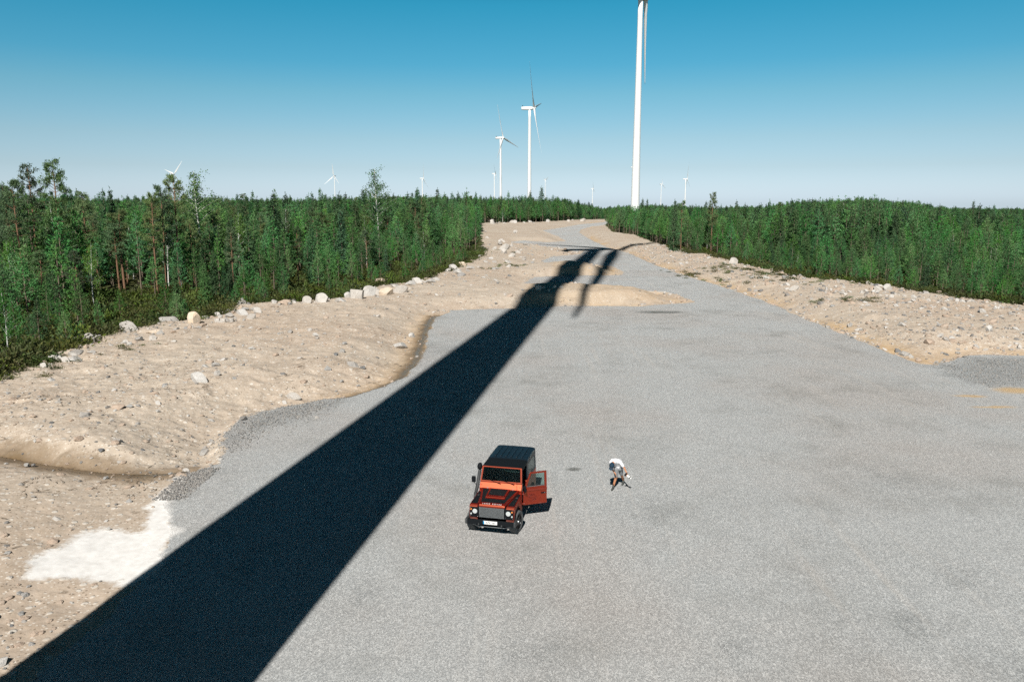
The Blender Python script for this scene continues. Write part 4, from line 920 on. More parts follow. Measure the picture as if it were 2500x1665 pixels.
# coarse crushed stone lying proud on the darker gravel
n = 16000; xs, ys_ = [], []
for P in DARKG:
    lo = P.min(0); hi = P.max(0); k = int(n / 3); xx = rg.uniform(lo[0], hi[0], k); yy = rg.uniform(lo[1], hi[1], k); mm = (sdf(P, xx, yy) + rg.normal(size=k) * .7 > 0.1) & (yy < 75) & (rg.random(k) < .7); xs.append(xx[mm]); ys_.append(yy[mm])
x = np.concatenate(xs); y = np.concatenate(ys_); z = land(x, y)[0]; n = len(x); s = rg.uniform(.025, .07, n)
scatter_gn('crushed_stone', [PEB[3], PEB[4], PEB[3]], np.stack([x, y, z + s * .3], 1), rg.choice([0, 1, 0, 1, 2], n), rg.uniform(0, 6.28, (n, 3)), np.stack([s, s, s], 1), 'coarse dark crushed stone along the edges of the yard')
# twigs and root bits
def twig_me(seed):
    r2 = random.Random(seed); V = []; F = []
    for _ in range(4):
        p = Vector((r2.gauss(0, .25), r2.gauss(0, .25), .03)); pts = [p]
        d = Vector((r2.gauss(0, 1), r2.gauss(0, 1), r2.gauss(0, .15))).normalized()
        for _ in range(3): p = p + d * .13 + Vector((r2.gauss(0, .04), r2.gauss(0, .04), r2.gauss(0, .02))); pts.append(p)
        v, f = tube(pts, [.018, .016, .012, .006], 4); o_ = len(V); V += v; F += [tuple(a + o_ for a in q) for q in f]
    return pyd('twig', V, F, (M_BARKG,))
TW = [twig_me(i) for i in range(4)]
n = 9000; y = 16 + 120 * rg.random(n) ** 1.4; x = rg.uniform(-1, 1, n) * (0.72 * y + 6); m = (sdf(GRAVEL, x, y) < -0.6) & (sdf(CLEAR, x, y) > -2) & (vnoise(x, y, .3, 61) > .12)
x, y = x[m], y[m]; z = land(x, y)[0]; n = len(x); s = rg.uniform(.3, .85, n)
scatter_gn('root_debris', TW, np.stack([x, y, z], 1), rg.integers(0, 4, n), np.stack([np.zeros(n), np.zeros(n), rg.uniform(0, 6.28, n)], 1), np.stack([s, s, s], 1), 'brown twigs and root bits scattered on the sand')
# three fallen logs in the left wood
for (xa, ya, xb, yb, lb) in ((120, 730, 172, 734, 'left one of two bleached logs lying under the left pines'), (170, 731, 210, 729, 'right one of two bleached logs lying under the left pines'), (952, 652, 988, 664, 'thin bare log leaning at the wood edge behind the boulder row')):
    a = at(xa, ya); b = at(xb, yb); v, f = tube([(0, 0, .25), tuple((b - a) * .5 + Vector((0, 0, .32))), tuple(b - a + Vector((0, 0, .22)))], [.11, .09, .04], 8)
    o = mesh_obj('log', pyd('log', v, f, (M_BBARK,), True)); o.location = (a.x, a.y, land_z(a.x, a.y)); tag(o, lb, 'log')

# ------------------------------------------------------------------ off-road car
def paint():
    g = G('dark_orange_metallic_paint'); co = g.coord(); n = g.noise(co, 260, 2)
    lw = g.n('ShaderNodeLayerWeight'); lw.inputs[0].default_value = 0.3
    red = g.pbr(g.mix(n, (0.085, 0.002, 0.002), (0.14, 0.004, 0.003)), 0.45, 0.0, None, 0.5, Coat_Weight=0.25, Coat_Roughness=0.05)
    gl = g.n('ShaderNodeBsdfGlossy'); gl.inputs['Roughness'].default_value = 0.38; gl.inputs['Color'].default_value = (1.0, 0.16, 0.012, 1)
    m = g.n('ShaderNodeMixShader'); m.inputs[0].default_value = 0.22; g.link(red, m.inputs[1]); g.link(gl.outputs[0], m.inputs[2])
    sx = g.n('ShaderNodeSeparateXYZ'); g.link(co, sx.inputs[0]); dn = g.noise(co, 7, 4, .65)
    du = g.math('MULTIPLY', g.mapr(g.math('ADD', sx.outputs[2], g.math('MULTIPLY', dn, -.3)), .48, .22, 0, 1), 0.6)
    dust = g.pbr((0.33, 0.29, 0.25), 0.95, 0, None, .1); m2 = g.n('ShaderNodeMixShader'); g.link(du, m2.inputs[0]); g.link(m.outputs[0], m2.inputs[1]); g.link(dust, m2.inputs[2])
    return g.done(m2.outputs[0])
M_PAINT = paint()
M_BLK = simple('matte_black_panel', (0.006, 0.008, 0.010), 0.7, spec=0.15, var=0.2)
M_ROOF = simple('dark_blue_black_roof_paint', (0.006, 0.014, 0.022), 0.42, spec=0.35, var=0.1)
M_PLAST = simple('grey_plastic', (0.045, 0.048, 0.05), 0.6, var=0.15)
M_RUB = simple('tyre_rubber', (0.095, 0.10, 0.102), 0.85, var=0.25, scale=12, bump=0.3)
M_RIM = simple('black_alloy', (0.02, 0.022, 0.024), 0.35, metal=0.6)
M_SILV = simple('silver_slats', (0.27, 0.29, 0.30), 0.38, metal=0.7, var=0.05)
M_SEAT = simple('dark_seat_cloth', (0.03, 0.032, 0.035), 0.9)
M_DASH = simple('grey_dashboard', (0.10, 0.115, 0.12), 0.75)
M_LAMP = simple('clear_lamp', (0.50, 0.53, 0.53), 0.12, spec=0.9, var=0.05)
M_AMB = simple('amber_lens', (0.65, 0.22, 0.05), 0.2, spec=0.8)
M_WHT = simple('plate_white', (0.82, 0.82, 0.80), 0.5, var=0.02)
M_PBLU = simple('plate_blue', (0.02, 0.22, 0.42), 0.5, var=0.02)
M_PTXT = simple('plate_black', (0.03, 0.03, 0.035), 0.5)
M_LET = simple('silver_letters', (0.80, 0.80, 0.80), 0.35, metal=0.2, var=0.02)
M_CHROME = simple('bright_bolt', (0.75, 0.75, 0.75), 0.25, metal=0.8)
def glass():
    g = G('window_glass'); gl = g.n('ShaderNodeBsdfGlossy'); gl.inputs['Roughness'].default_value = 0.03; gl.inputs['Color'].default_value = (0.8, 0.9, 0.9, 1)
    tr = g.n('ShaderNodeBsdfTransparent'); tr.inputs['Color'].default_value = (0.62, 0.74, 0.72, 1)
    fr = g.n('ShaderNodeFresnel'); fr.inputs['IOR'].default_value = 1.5; m = g.n('ShaderNodeMixShader'); g.link(fr.outputs[0], m.inputs[0]); g.link(tr.outputs[0], m.inputs[1]); g.link(gl.outputs[0], m.inputs[2])
    return g.done(m.outputs[0])
M_GLASS = glass()

CAR = empty('off_road_car', (-0.738, 24.83, 0.0), R(-13.03)); CAR.scale = (1, 1.03, 1)
tag(CAR, 'orange-red off-road car with black roof and open driver door parked on the gravel', 'car')
def bev(o, w=0.012, seg=2):
    m = o.modifiers.new('bevel', 'BEVEL'); m.width = w; m.segments = seg; m.limit_method = 'ANGLE'; return o
def part(name, me, parent=None, w=0.012, seg=2):
    o = mesh_obj(name, me, parent or CAR)
    if w: bev(o, w, seg)
    return o
def bx(name, x0, x1, y0, y1, z0, z1, mat, parent=None, w=0.012): return part(name, box_me(name, x0, x1, y0, y1, z0, z1, mat), parent, w)
def prism_x(name, prof, x0, x1, mat, parent=None, w=0.012, xf=None):
    """profile in (y, z) pushed along x; xf(x, y, z) may bend the result"""
    n = len(prof); V = [(x0, y, z) for y, z in prof] + [(x1, y, z) for y, z in prof]
    if xf: V = [xf(*v) for v in V]
    F = [tuple(range(n)), tuple(range(n, 2 * n))[::-1]] + [(i, i + n, (i + 1) % n + n, (i + 1) % n) for i in range(n)]
    me = pyd(name, V, F, (mat,)); bm = bmesh.new(); bm.from_mesh(me); bmesh.ops.recalc_face_normals(bm, faces=bm.faces); bm.to_mesh(me); bm.free()
    return part(name, me, parent, w)
def slab(name, pts, th, mat, parent=None, w=0.0):
    """flat polygon (3-D points) given thickness along its normal"""
    P = [Vector(p) for p in pts]; nrm = Vector((0, 0, 0))
    for i in range(len(P)): nrm += P[i].cross(P[(i + 1) % len(P)])
    nrm.normalize(); n = len(P); V = [tuple(p) for p in P] + [tuple(p + nrm * th) for p in P]
    F = [tuple(range(n))[::-1], tuple(range(n, 2 * n))] + [(i, (i + 1) % n, (i + 1) % n + n, i + n) for i in range(n)]
    return part(name, pyd(name, V, F, (mat,)), parent, w)
def cyl(name, c, axis, r, h, mat, parent=None, seg=24, r2=None, w=0.004):
    a = Vector(axis).normalized(); u = a.orthogonal().normalized(); v = a.cross(u); c = Vector(c); r2 = r if r2 is None else r2
    V = [tuple(c + (u * math.cos(t) + v * math.sin(t)) * r) for t in [2 * math.pi * k / seg for k in range(seg)]] + [tuple(c + a * h + (u * math.cos(t) + v * math.sin(t)) * r2) for t in [2 * math.pi * k / seg for k in range(seg)]]
    F = [tuple(range(seg))[::-1], tuple(range(seg, 2 * seg))] + [(i, (i + 1) % seg, (i + 1) % seg + seg, i + seg) for i in range(seg)]
    o = part(name, pyd(name, V, F, (mat,)), parent, w); return o
def pipe(name, pts, rads, mat, parent=None, seg=12):
    V, F = tube(pts, rads, seg); n = len(V); F.append(tuple(range(seg))[::-1]); F.append(tuple(range(n - seg, n))); return part(name, pyd(name, V, F, (mat,), True), parent, 0)
def text_me(name, s, size, mat, ext=0.004, weight=0.0, xs=1.0):
    cu = bpy.data.curves.new(name, 'FONT'); cu.body = s; cu.size = size; cu.extrude = ext; cu.offset = weight; cu.align_x = 'CENTER'; cu.align_y = 'CENTER'; cu.space_character = xs
    o = bpy.data.objects.new(name, cu); col.objects.link(o); dg = bpy.context.evaluated_depsgraph_get(); me = bpy.data.meshes.new_from_object(o.evaluated_get(dg)); bpy.data.objects.remove(o)
    me.materials.clear(); me.materials.append(mat); return me

# lower body: wings with arch cut-outs, rear quarters, sills
arc = lambda cy, r, a0, a1, n=9, cz=.40: [(cy + r * math.cos(R(a0 + (a1 - a0) * i / (n - 1))), cz + r * math.sin(R(a0 + (a1 - a0) * i / (n - 1)))) for i in range(n)]
WY, RY = 0.66, 3.06
wing = [(0.20, 0.60), (0.20, 0.99), (0.27, 1.05), (1.42, 1.09), (1.42, 0.50), (1.24, 0.50)] + arc(WY, 0.46, 12, 168) + [(0.25, 0.50)]
for s in (-1, 1):
    x0, x1 = (0.50, 0.785) if s > 0 else (-0.785, -0.50)
    o = prism_x('wing', wing, x0, x1, M_PAINT, w=0.022)
    slab('wing_plate', [(s * 0.53 if s > 0 else s * .755, 0.33, 1.056), (s * .755 if s > 0 else s * .53, 0.33, 1.056), (s * .755 if s > 0 else s * .66, 1.34, 1.091), (s * .66 if s > 0 else s * .755, 1.34, 1.091)], 0.006, M_BLK, o, 0.002)
    cyl('wing_vent', (s * .69, 1.0, 1.083), (0, 0, 1), 0.045, 0.012, M_PLAST, o)
    # wheel arch lip
    pts = [(s * .79, y, z) for y, z in arc(WY, 0.475, -5, 185, 12)]; pipe('arch_lip', pts, [.022] * 12, M_BLK, o, 6)
quarter = [(2.36, 0.50), (2.36, 1.24), (3.80, 1.24), (3.80, 0.62), (3.60, 0.50), (3.54, .44)] + arc(RY, 0.47, 10, 170) + [(2.55, .44)]
for s in (-1, 1):
    x0, x1 = (0.66, 0.79) if s > 0 else (-0.79, -0.66)
    o = prism_x('rear_quarter', quarter, x0, x1, M_PAINT, w=0.03)
    pts = [(s * .795, y, z) for y, z in arc(RY, 0.48, -3, 183, 12)]; pipe('arch_lip', pts, [.022] * 12, M_BLK, o, 6)
bx('sill', -0.74, 0.74, 1.30, 2.42, 0.40, 0.52, M_BLK); bx('cab_floor', -0.64, 0.64, 1.42, 3.76, 0.52, 0.60, M_BLK)
bx('rear_panel', -0.785, 0.785, 3.76, 3.84, 0.50, 1.24, M_PAINT)
bx('chassis', -0.42, 0.42, 0.15, 3.75, 0.30, 0.46, M_BLK)
for s in (-1, 1): pipe('axle', [(-.68, WY if s < 0 else RY, .38), (.68, WY if s < 0 else RY, .38)], [.06, .06], M_BLK)
# nose
gp_ = bx('grille_backing', -0.50, 0.50, 0.215, 0.30, 0.60, 1.00, M_BLK)
gr = bx('grille', -0.425, 0.425, 0.185, 0.20, 0.635, 0.655, M_SILV, w=.003)
for k in range(1, 11): bx('grille_slat', -0.425, 0.425, 0.172, 0.205, 0.635 + k * 0.0335, 0.651 + k * 0.0335, M_SILV, gr, .003)
for x in (-.425, .425): bx('grille_rail', x - .008, x + .008, .17, .21, .63, .99, M_SILV, gr, .003)
sp = bx('slam_panel', -0.455, 0.455, 0.195, 0.30, 0.995, 1.045, M_PAINT, w=.012)
bx('slam_recess', -0.29, 0.29, 0.188, 0.194, 1.0, 1.022, M_PAINT, sp, .002)
for s in (-1, 1):
    hp = bx('lamp_panel', min(s * .455, s * .765), max(s * .455, s * .765), 0.180, 0.198, 0.625, 0.985, M_BLK, w=.01)
    hl = cyl('headlight', (s * .585, 0.18, .835), (0, -1, 0), .092, .022, M_LAMP, r2=.075)
    cyl('headlight_ring', (s * .585, 0.181, .835), (0, -1, 0), .108, .010, M_BLK, hl)
    cyl('indicator_lamp', (s * .715, 0.18, .905), (0, -1, 0), .030, .025, M_AMB); cyl('side_lamp', (s * .715, 0.18, .745), (0, -1, 0), .030, .025, M_LAMP)
    for xx, zz in ((.48, .66), (.745, .66), (.745, .965)): cyl('panel_bolt', (s * xx, .18, zz), (0, -1, 0), .011, .008, M_CHROME, hp, 8)
# bonnet
def bz(y): return 1.105 + (y - .27) * 0.085
bon = [(-.455, .185, 1.05), (-.455, .20, 1.075), (-.46, .285, 1.108)]
V = []; st = [(.188, 1.035, .455), (.205, 1.075, .457), (.300, bz(.300), .462), (.8, bz(.8), .565), (1.40, bz(1.40), .685)]
for y, z, hw in st: V += [(-hw, y, z), (-hw + .03, y, z + .012), (hw - .03, y, z + .012), (hw, y, z)]
V += [(-.685, 1.40, 1.06), (.685, 1.40, 1.06), (-.455, .19, 1.03), (.455, .19, 1.03)]
F = []
for i in range(len(st) - 1):
    a = i * 4
    for k in range(3): F.append((a + k, a + k + 1, a + 5 + k, a + 4 + k))
n = len(st) * 4; F += [(0, 3, n + 3, n + 2), (0, 1, 2, 3), (n - 4, n, n + 1, n - 1), (n - 4, n - 3, n - 2, n - 1), (n + 2, n + 3, n + 1, n), tuple([i * 4 for i in range(len(st))] + [n, n + 2]), tuple([i * 4 + 3 for i in range(len(st))] + [n + 1, n + 3])]
me = pyd('bonnet', V, F, (M_PAINT,)); bm = bmesh.new(); bm.from_mesh(me); bmesh.ops.recalc_face_normals(bm, faces=bm.faces); bm.to_mesh(me); bm.free()
BON = part('bonnet', me, None, .008)
zt = lambda y: bz(y) + .0125
P3 = lambda x, y, dz=0: (x, y, zt(y) + dz)
hwf = lambda y: .462 + (y - .285) / 1.115 * .223
slab('front_decal', [P3(-.41, .335), P3(.41, .335), P3(.455, .62), P3(-.455, .62)], .004, M_BLK, BON)
for s in (-1, 1):
    a = [P3(s * .455, .62), P3(s * .355, .622), P3(s * .385, 1.33), P3(s * (hwf(1.33) - .06), 1.33)]
    if s > 0: a = a[::-1]
    slab('side_decal', a, .004, M_BLK, BON)
bul = slab('bonnet_bulge', [P3(-.345, .66), P3(.345, .66), P3(.375, 1.34), P3(-.375, 1.34)], .042, M_PAINT, BON, .018)
slab('centre_decal', [P3(-.285, .80, .0425), P3(.285, .80, .0425), P3(.305, 1.28, .0425), P3(-.305, 1.28, .0425)], .004, M_BLK, bul)
lt = mesh_obj('lettering', text_me('lettering', 'LAND ROVER', 0.072, M_LET, .002, .0008, 1.72), BON)
lt.location = (0, .248, 1.106); lt.rotation_euler = (R(20), 0, 0)
for s in (-1, 1): bx('bonnet_hinge', s * .46 - .025, s * .46 + .025, 1.37, 1.43, zt(1.37) + .0, zt(1.37) + .03, M_CHROME, BON, .004)
# scuttle, windscreen, pillars
sc_ = prism_x('scuttle', [(1.40, 1.06), (1.40, 1.20), (1.50, 1.40), (1.60, 1.40), (1.60, 1.06)], -.765, .765, M_PAINT, w=.015)
for s in (-1, 1): bx('scuttle_bolt', s * .70 - .012, s * .70 + .012, 1.44, 1.46, 1.29, 1.31, M_BLK, sc_, .002)
yl, yh, zl, zh = 1.50, 1.68, 1.40, 1.93
def wf(x, t, d=0.0): return (x, yl + (yh - yl) * t - d * .94, zl + (zh - zl) * t + d * .32)
fr_ = [(-.765, 0), (.765, 0), (.725, 1), (-.725, 1)]; inn = [(-.70, .10), (.70, .10), (.665, .92), (-.665, .92)]
V = [wf(x, t, .03) for x, t in fr_] + [wf(x, t, .03) for x, t in inn] + [wf(x, t, -.03) for x, t in fr_] + [wf(x, t, -.03) for x, t in inn]
F = []
for i in range(4):
    j = (i + 1) % 4; F += [(i, j, j + 4, i + 4), (i + 8, i + 12, j + 12, j + 8), (i, i + 8, j + 8, j), (i + 4, j + 4, j + 12, i + 12)]
me = pyd('windscreen_frame', V, F, (M_PAINT,)); bm = bmesh.new(); bm.from_mesh(me); bmesh.ops.recalc_face_normals(bm, faces=bm.faces); bm.to_mesh(me); bm.free()
WS = part('windscreen_frame', me, None, .014)
slab('windscreen_glass', [wf(x, t, .0) for x, t in inn], .005, M_GLASS, WS)
for x in (-.28, .22): pipe('wiper', [wf(x + .28, -.06, .05), wf(x + .12, .03, .055), wf(x - .13, .13, .05)], [.012, .009, .006], M_BLK, WS, 6)
# roof
def roof_me(y0, y1, z0, z1, mat, name, inset=0.0):
    rings = []
    for y, z, k in ((y0, z0, 1), (y1 - .10, z1, 1), (y1 - .03, z1 - .02, .985), (y1, z1 - .09, .96)):
        r = []
        for a in np.linspace(0, 180, 15):
            c, s = math.cos(R(a)), math.sin(R(a)); x = (.745 * k - inset) * math.copysign(abs(c) ** .32, c); zz = z - .13 + .13 * abs(s) ** .36; r.append((x, y, zz))
        r += [(-.70 * k, y, z - .15), (.70 * k, y, z - .15)]; rings.append(r)
    me = loft(name, rings, (mat,), False); bm = bmesh.new(); bm.from_mesh(me); bmesh.ops.recalc_face_normals(bm, faces=bm.faces); bm.to_mesh(me); bm.free(); return me
part('roof_panel', roof_me(1.67, 2.52, 1.955, 1.97, M_BLK, 'roof_panel'), None, 0)
RF = part('roof', roof_me(2.521, 3.98, 1.985, 2.0, M_ROOF, 'roof'), None, 0)
for x in (-.50, -.30, -.10, .10, .30, .50): bx('roof_rib', x - .022, x + .022, 2.62, 3.80, 1.975, 2.012, M_ROOF, RF, .010)
for s in (-1, 1):   # skylight strips on the roof shoulder
    a = [(s * .726, 2.72, 1.955), (s * .726, 3.62, 1.97), (s * .752, 3.62, 1.90), (s * .752, 2.72, 1.885)]
    if s < 0: a = a[::-1]
    slab('roof_side_window', a, .006, M_LAMP if False else M_GLASS, RF)
# upper sides with windows
def side_frame(name, outer, inner, s, mat, parent=None, th=.035):
    """ring in the plane of the leaning side wall; points are (y, z)"""
    X = lambda z: s * (.785 - (z - 1.24) / .66 * .055); n = len(outer); V = []
    for P, d in ((outer, 0), (inner, 0), (outer, -th), (inner, -th)): V += [(X(z) + s * d, y, z) for y, z in P]
    F = []
    for i in range(n):
        j = (i + 1) % n; F += [(i, j, j + n, i + n), (i + 2 * n, i + 3 * n, j + 3 * n, j + 2 * n), (i, i + 2 * n, j + 2 * n, j), (i + n, j + n, j + 3 * n, i + 3 * n)]
    me = pyd(name, V, F, (mat,)); bm = bmesh.new(); bm.from_mesh(me); bmesh.ops.recalc_face_normals(bm, faces=bm.faces); bm.to_mesh(me); bm.free(); return part(name, me, parent, .008)
for s in (-1, 1):
    o = side_frame('rear_side', [(2.38, 1.241), (3.84, 1.241), (3.93, 1.86), (2.38, 1.86)], [(2.62, 1.34), (3.66, 1.34), (3.70, 1.76), (2.62, 1.76)], s, M_ROOF)
    X = lambda z: s * (.772 - (z - 1.24) / .66 * .055); a = [(X(1.34), 2.62, 1.34), (X(1.34), 3.66, 1.34), (X(1.76), 3.70, 1.76), (X(1.76), 2.62, 1.76)]
    slab('side_glass', a, .005, M_GLASS, o)
bx('rear_wall', -.72, .72, 3.84, 3.88, 1.241, 1.85, M_ROOF)
# closed right-hand door
rd = bx('door', -.79, -.74, 1.47, 2.37, .54, 1.20, M_PAINT)
o = side_frame('window_frame', [(1.60, 1.20), (2.37, 1.20), (2.37, 1.86), (1.76, 1.86)], [(1.70, 1.27), (2.30, 1.27), (2.30, 1.80), (1.81, 1.80)], -1, M_PAINT, rd)
slab('door_glass', [(-.765, 1.70, 1.27), (-.765, 2.30, 1.27), (-.72, 2.30, 1.80), (-.72, 1.81, 1.80)], .005, M_GLASS, rd)
pipe('b_pillar', [(.745, 2.40, 1.2), (.70, 2.40, 1.88)], [.03, .03], M_ROOF, None, 8)
# open driver's door: built closed along +y from its hinge, then swung out
DR = empty('driver_door', (.80, 1.55, .0)); DR.parent = CAR; DR.rotation_euler = (0, 0, R(-60))
dl = .88
d0 = prism_x('door_panel', [(0, .61), (0, 1.10), (0.03, 1.12), (dl, 1.12), (dl, .61)], -.045, 0, M_PAINT, DR, .008)
prism_x('door_shoulder', [(0.02, 1.125), (0.02, 1.20), (dl, 1.20), (dl, 1.125)], -.045, .012, M_PAINT, DR, .010, xf=lambda x, y, z: (x + (.02 if (z < 1.15 and x > 0) else 0), y, z))
prism_x('door_upper_skin', [(0.06, 1.203), (0.075, 1.262), (dl, 1.262), (dl, 1.203)], -.045, -.004, M_PAINT, DR, .004)
o_ = [(.05, 1.265), (dl, 1.265), (dl, 1.79), (.27, 1.79)]; i_ = [(.135, 1.295), (dl - .085, 1.295), (dl - .085, 1.73), (.305, 1.73)]; V = []
lean = lambda z: -(z - 1.26) / .62 * .055
for P, d in ((o_, -.005), (i_, -.005), (o_, -.04), (i_, -.04)): V += [(d + lean(z), y, z) for y, z in P]
F = []
for i in range(4):
    j = (i + 1) % 4; F += [(i, j, j + 4, i + 4), (i + 8, i + 12, j + 12, j + 8), (i, i + 8, j + 8, j), (i + 4, j + 4, j + 12, i + 12)]
me = pyd('door_window_frame', V, F, (M_PAINT,)); bm = bmesh.new(); bm.from_mesh(me); bmesh.ops.recalc_face_normals(bm, faces=bm.faces); bm.to_mesh(me); bm.free(); part('window_frame', me, DR, .006)
slab('door_glass', [(-.02 + lean(z), y, z) for y, z in i_], .004, M_GLASS, DR)
bx('window_seal', -.006, .004, .13, dl - .08, 1.278, 1.296, M_SILV, DR, .002)
bx('door_handle', 0, .022, dl - .22, dl - .05, .985, 1.03, M_BLK, DR, .006); cyl('lock_button', (.022, dl - .085, 1.01), (1, 0, 0), .012, .008, M_CHROME, DR, 10)
for z in (1.04, .68): bx('door_hinge', -.01, .035, -.045, .05, z - .03, z + .03, M_PAINT, DR, .006)
for z in (1.04, .68):
    for dy in (-.02, .03): cyl('hinge_bolt', (.035, dy, z + .012), (1, 0, 0), .009, .006, M_CHROME, DR, 8)
# dark line drawing on the door
me_v, me_f = [], []
rd2 = random.Random(12)
def stroke(pts, r=.006):
    v, f = tube(pts, [r] * len(pts), 4); o = len(me_v); me_v.extend(v); me_f.extend([tuple(a + o for a in q) for q in f])
M_EMB = simple('dark_red_print', (0.10, 0.015, 0.012), 0.5)
cy, cz = .36, .88
for k in range(7):
    a0 = rd2.uniform(0, 6.28); rx = rd2.uniform(.07, .15); rz = rd2.uniform(.04, .10); ox, oz = rd2.uniform(-.08, .08), rd2.uniform(-.06, .06)
    stroke([(.001, cy + ox + rx * math.cos(a0 + t), cz + oz + rz * math.sin(a0 + t)) for t in np.linspace(0, rd2.uniform(2.5, 5), 9)])
part('door_print', pyd('door_print', me_v, me_f, (M_EMB,)), DR, 0)
# bumper, plate, tow rings
bm_ = bx('bumper', -.80, .80, 0.0, .10, .44, .60, M_BLK, w=.01); 
for s in (-1, 1): bx('bumper_end', min(s * .801, s * .885), max(s * .801, s * .885), -.01, .30, .43, .62, M_PLAST, bm_, .03)
pl = bx('number_plate', -.245, .245, -.018, -.008, .485, .600, M_WHT, w=.003); bx('plate_band', -.243, -.200, -.0215, -.0185, .488, .597, M_PBLU, pl, 0)
t_ = mesh_obj('plate_text', text_me('plate_text', 'KPK-560', .098, M_PTXT, .0012, .0008, 1.02), pl); t_.location = (.022, -.0195, .542); t_.rotation_euler = (R(90), 0, 0); t_.scale = (.92, 1, 1)
for s in (-1, 1):
    cyl('tow_bracket', (s * .40, -.002, .47), (0, -1, 0), .028, .03, M_PLAST, bm_, 12)
pipe('steering_guard', [(-.72, .25, .36), (-.45, .12, .34), (.45, .12, .34), (.72, .25, .36)], [.02] * 4, M_SILV, None, 8)
# wheels
def ring(name, prof, mat, seg=40):
    n = len(prof); V = []; F = []
    for k in range(seg):
        a = 2 * math.pi * k / seg
        for (x, r) in prof: V.append((x, r * math.cos(a), r * math.sin(a)))
    for k in range(seg):
        for i in range(n): F.append((k * n + i, ((k + 1) % seg) * n + i, ((k + 1) % seg) * n + (i + 1) % n, k * n + (i + 1) % n))
    me = pyd(name, V, F, (mat,), True); bm = bmesh.new(); bm.from_mesh(me); bmesh.ops.recalc_face_normals(bm, faces=bm.faces); bm.to_mesh(me); bm.free(); return me
TY = ring('tyre', [(-.118, .30), (-.122, .35), (-.105, .382), (-.05, .39), (-.045, .383), (-.005, .383), (0, .39), (.04, .39), (.045, .383), (.105, .382), (.122, .35), (.118, .30), (.10, .262), (-.10, .262)], M_RUB, 48)
RM = ring('rim', [(-.10, .262), (.10, .262), (.108, .25), (.09, .235), (-.09, .235)], M_RIM)
def spokes():
    V = []; F = []
    for k in range(7):
        a = 2 * math.pi * k / 7
        for (r, w) in ((.05, .035), (.245, .028)):
            for x in (.045, .085):
                for sg in (-1, 1): V.append((x, r * math.cos(a) - sg * w * math.sin(a), r * math.sin(a) + sg * w * math.cos(a)))
        o = k * 8; F += [(o, o + 1, o + 5, o + 4), (o + 2, o + 6, o + 7, o + 3), (o, o + 4, o + 6, o + 2), (o + 1, o + 3, o + 7, o + 5)]
    return pyd('spokes', V, F, (M_RIM,))
SPK = spokes()
for s in (-1, 1):
    for wy in (WY, RY):
        w_ = empty('wheel', (s * .745, wy, .385)); w_.parent = CAR
        w_.rotation_euler = (0, 0, (0 if s > 0 else math.pi) + (R(-10) if wy == WY else 0))
        mesh_obj('tyre', TY, w_); mesh_obj('rim', RM, w_); mesh_obj('spokes', SPK, w_); cyl('hub_cap', (.05, 0, 0), (1, 0, 0), .06, .06, M_SILV, w_, 16, .045)
        cyl('brake_disc', (-.02, 0, 0), (1, 0, 0), .16, .02, M_PLAST, w_, 24)
# snorkel, mirrors
sn = pipe('snorkel', [(-.80, .95, 1.00), (-.84, 1.15, 1.06), (-.85, 1.42, 1.22), (-.84, 1.56, 1.50), (-.82, 1.64, 1.72), (-.815, 1.66, 1.84)], [.055, .062, .062, .060, .058, .055], M_PLAST)
rings = [[(-.815 + rx * math.cos(a) , 1.66 + oy + ry * math.sin(a), z) for a in np.linspace(0, 2 * math.pi, 16, endpoint=False)] for z, rx, ry, oy in ((1.80, .052, .06, .02), (1.83, .09, .11, .0), (1.93, .09, .12, -.01), (2.00, .065, .08, .01), (2.02, .02, .03, .02))]
part('snorkel_head', loft('snorkel_head', rings, (M_BLK,)), sn, 0)
def mirror(parent, x, y, z, s):
    m = bx('mirror', x - .075, x + .075, y - .03, y + .045, z - .11, z + .12, M_BLK, parent, .03); pipe('mirror_arm', [(x, y, z - .10), (x - s * .08, y + .02, z - .19), (x - s * .22, y + .04, z - .20)], [.012, .012, .012], M_BLK, m, 6); return m
mirror(None, -1.03, 1.58, 1.42, -1); m_ = mirror(DR, .16, -.0, 1.27, 1); m_.rotation_euler = (0, 0, 0)
cyl('radio_aerial_base', (.60, 1.30, 1.09), (0, 0, 1), .018, .02, M_BLK, None, 10); pipe('radio_aerial', [(.60, 1.30, 1.1), (.61, 1.34, 1.75)], [.004, .003], M_BLK, None, 5)
# cabin
bx('dashboard', -.70, .70, 1.62, 1.82, 1.02, 1.26, M_DASH, w=.03)
me = ring('steering_wheel', [(-.012, .19), (0, .202), (.012, .19), (0, .178)], M_BLK, 28); sw = mesh_obj('steering_wheel', me, CAR); sw.location = (.36, 1.95, 1.24); sw.rotation_euler = (0, R(-28), R(-90))
pipe('steering_column', [(.36, 1.80, 1.14), (.36, 1.95, 1.235)], [.03, .03], M_BLK, sw if False else None, 8)
for x in (-.38, .38):
    st_ = bx('front_seat', x - .23, x + .23, 2.05, 2.52, .82, .96, M_SEAT, w=.05); b_ = bx('seat_back', x - .23, x + .23, 2.44, 2.58, .97, 1.48, M_SEAT, st_, .05); bx('headrest', x - .12, x + .12, 2.46, 2.56, 1.50, 1.68, M_SEAT, st_, .04)
bx('seat_box', -.64, .64, 2.0, 2.62, .60, .81, M_BLK)
bx('rear_bench', -.60, .60, 3.2, 3.7, .61, 1.25, M_SEAT, w=.05)
bx('inner_mirror', -.09, .09, 1.70, 1.73, 1.74, 1.80, M_BLK)
bx('driver_sun_visor', .12, .62, 1.69, 1.71, 1.76, 1.90, M_DASH)

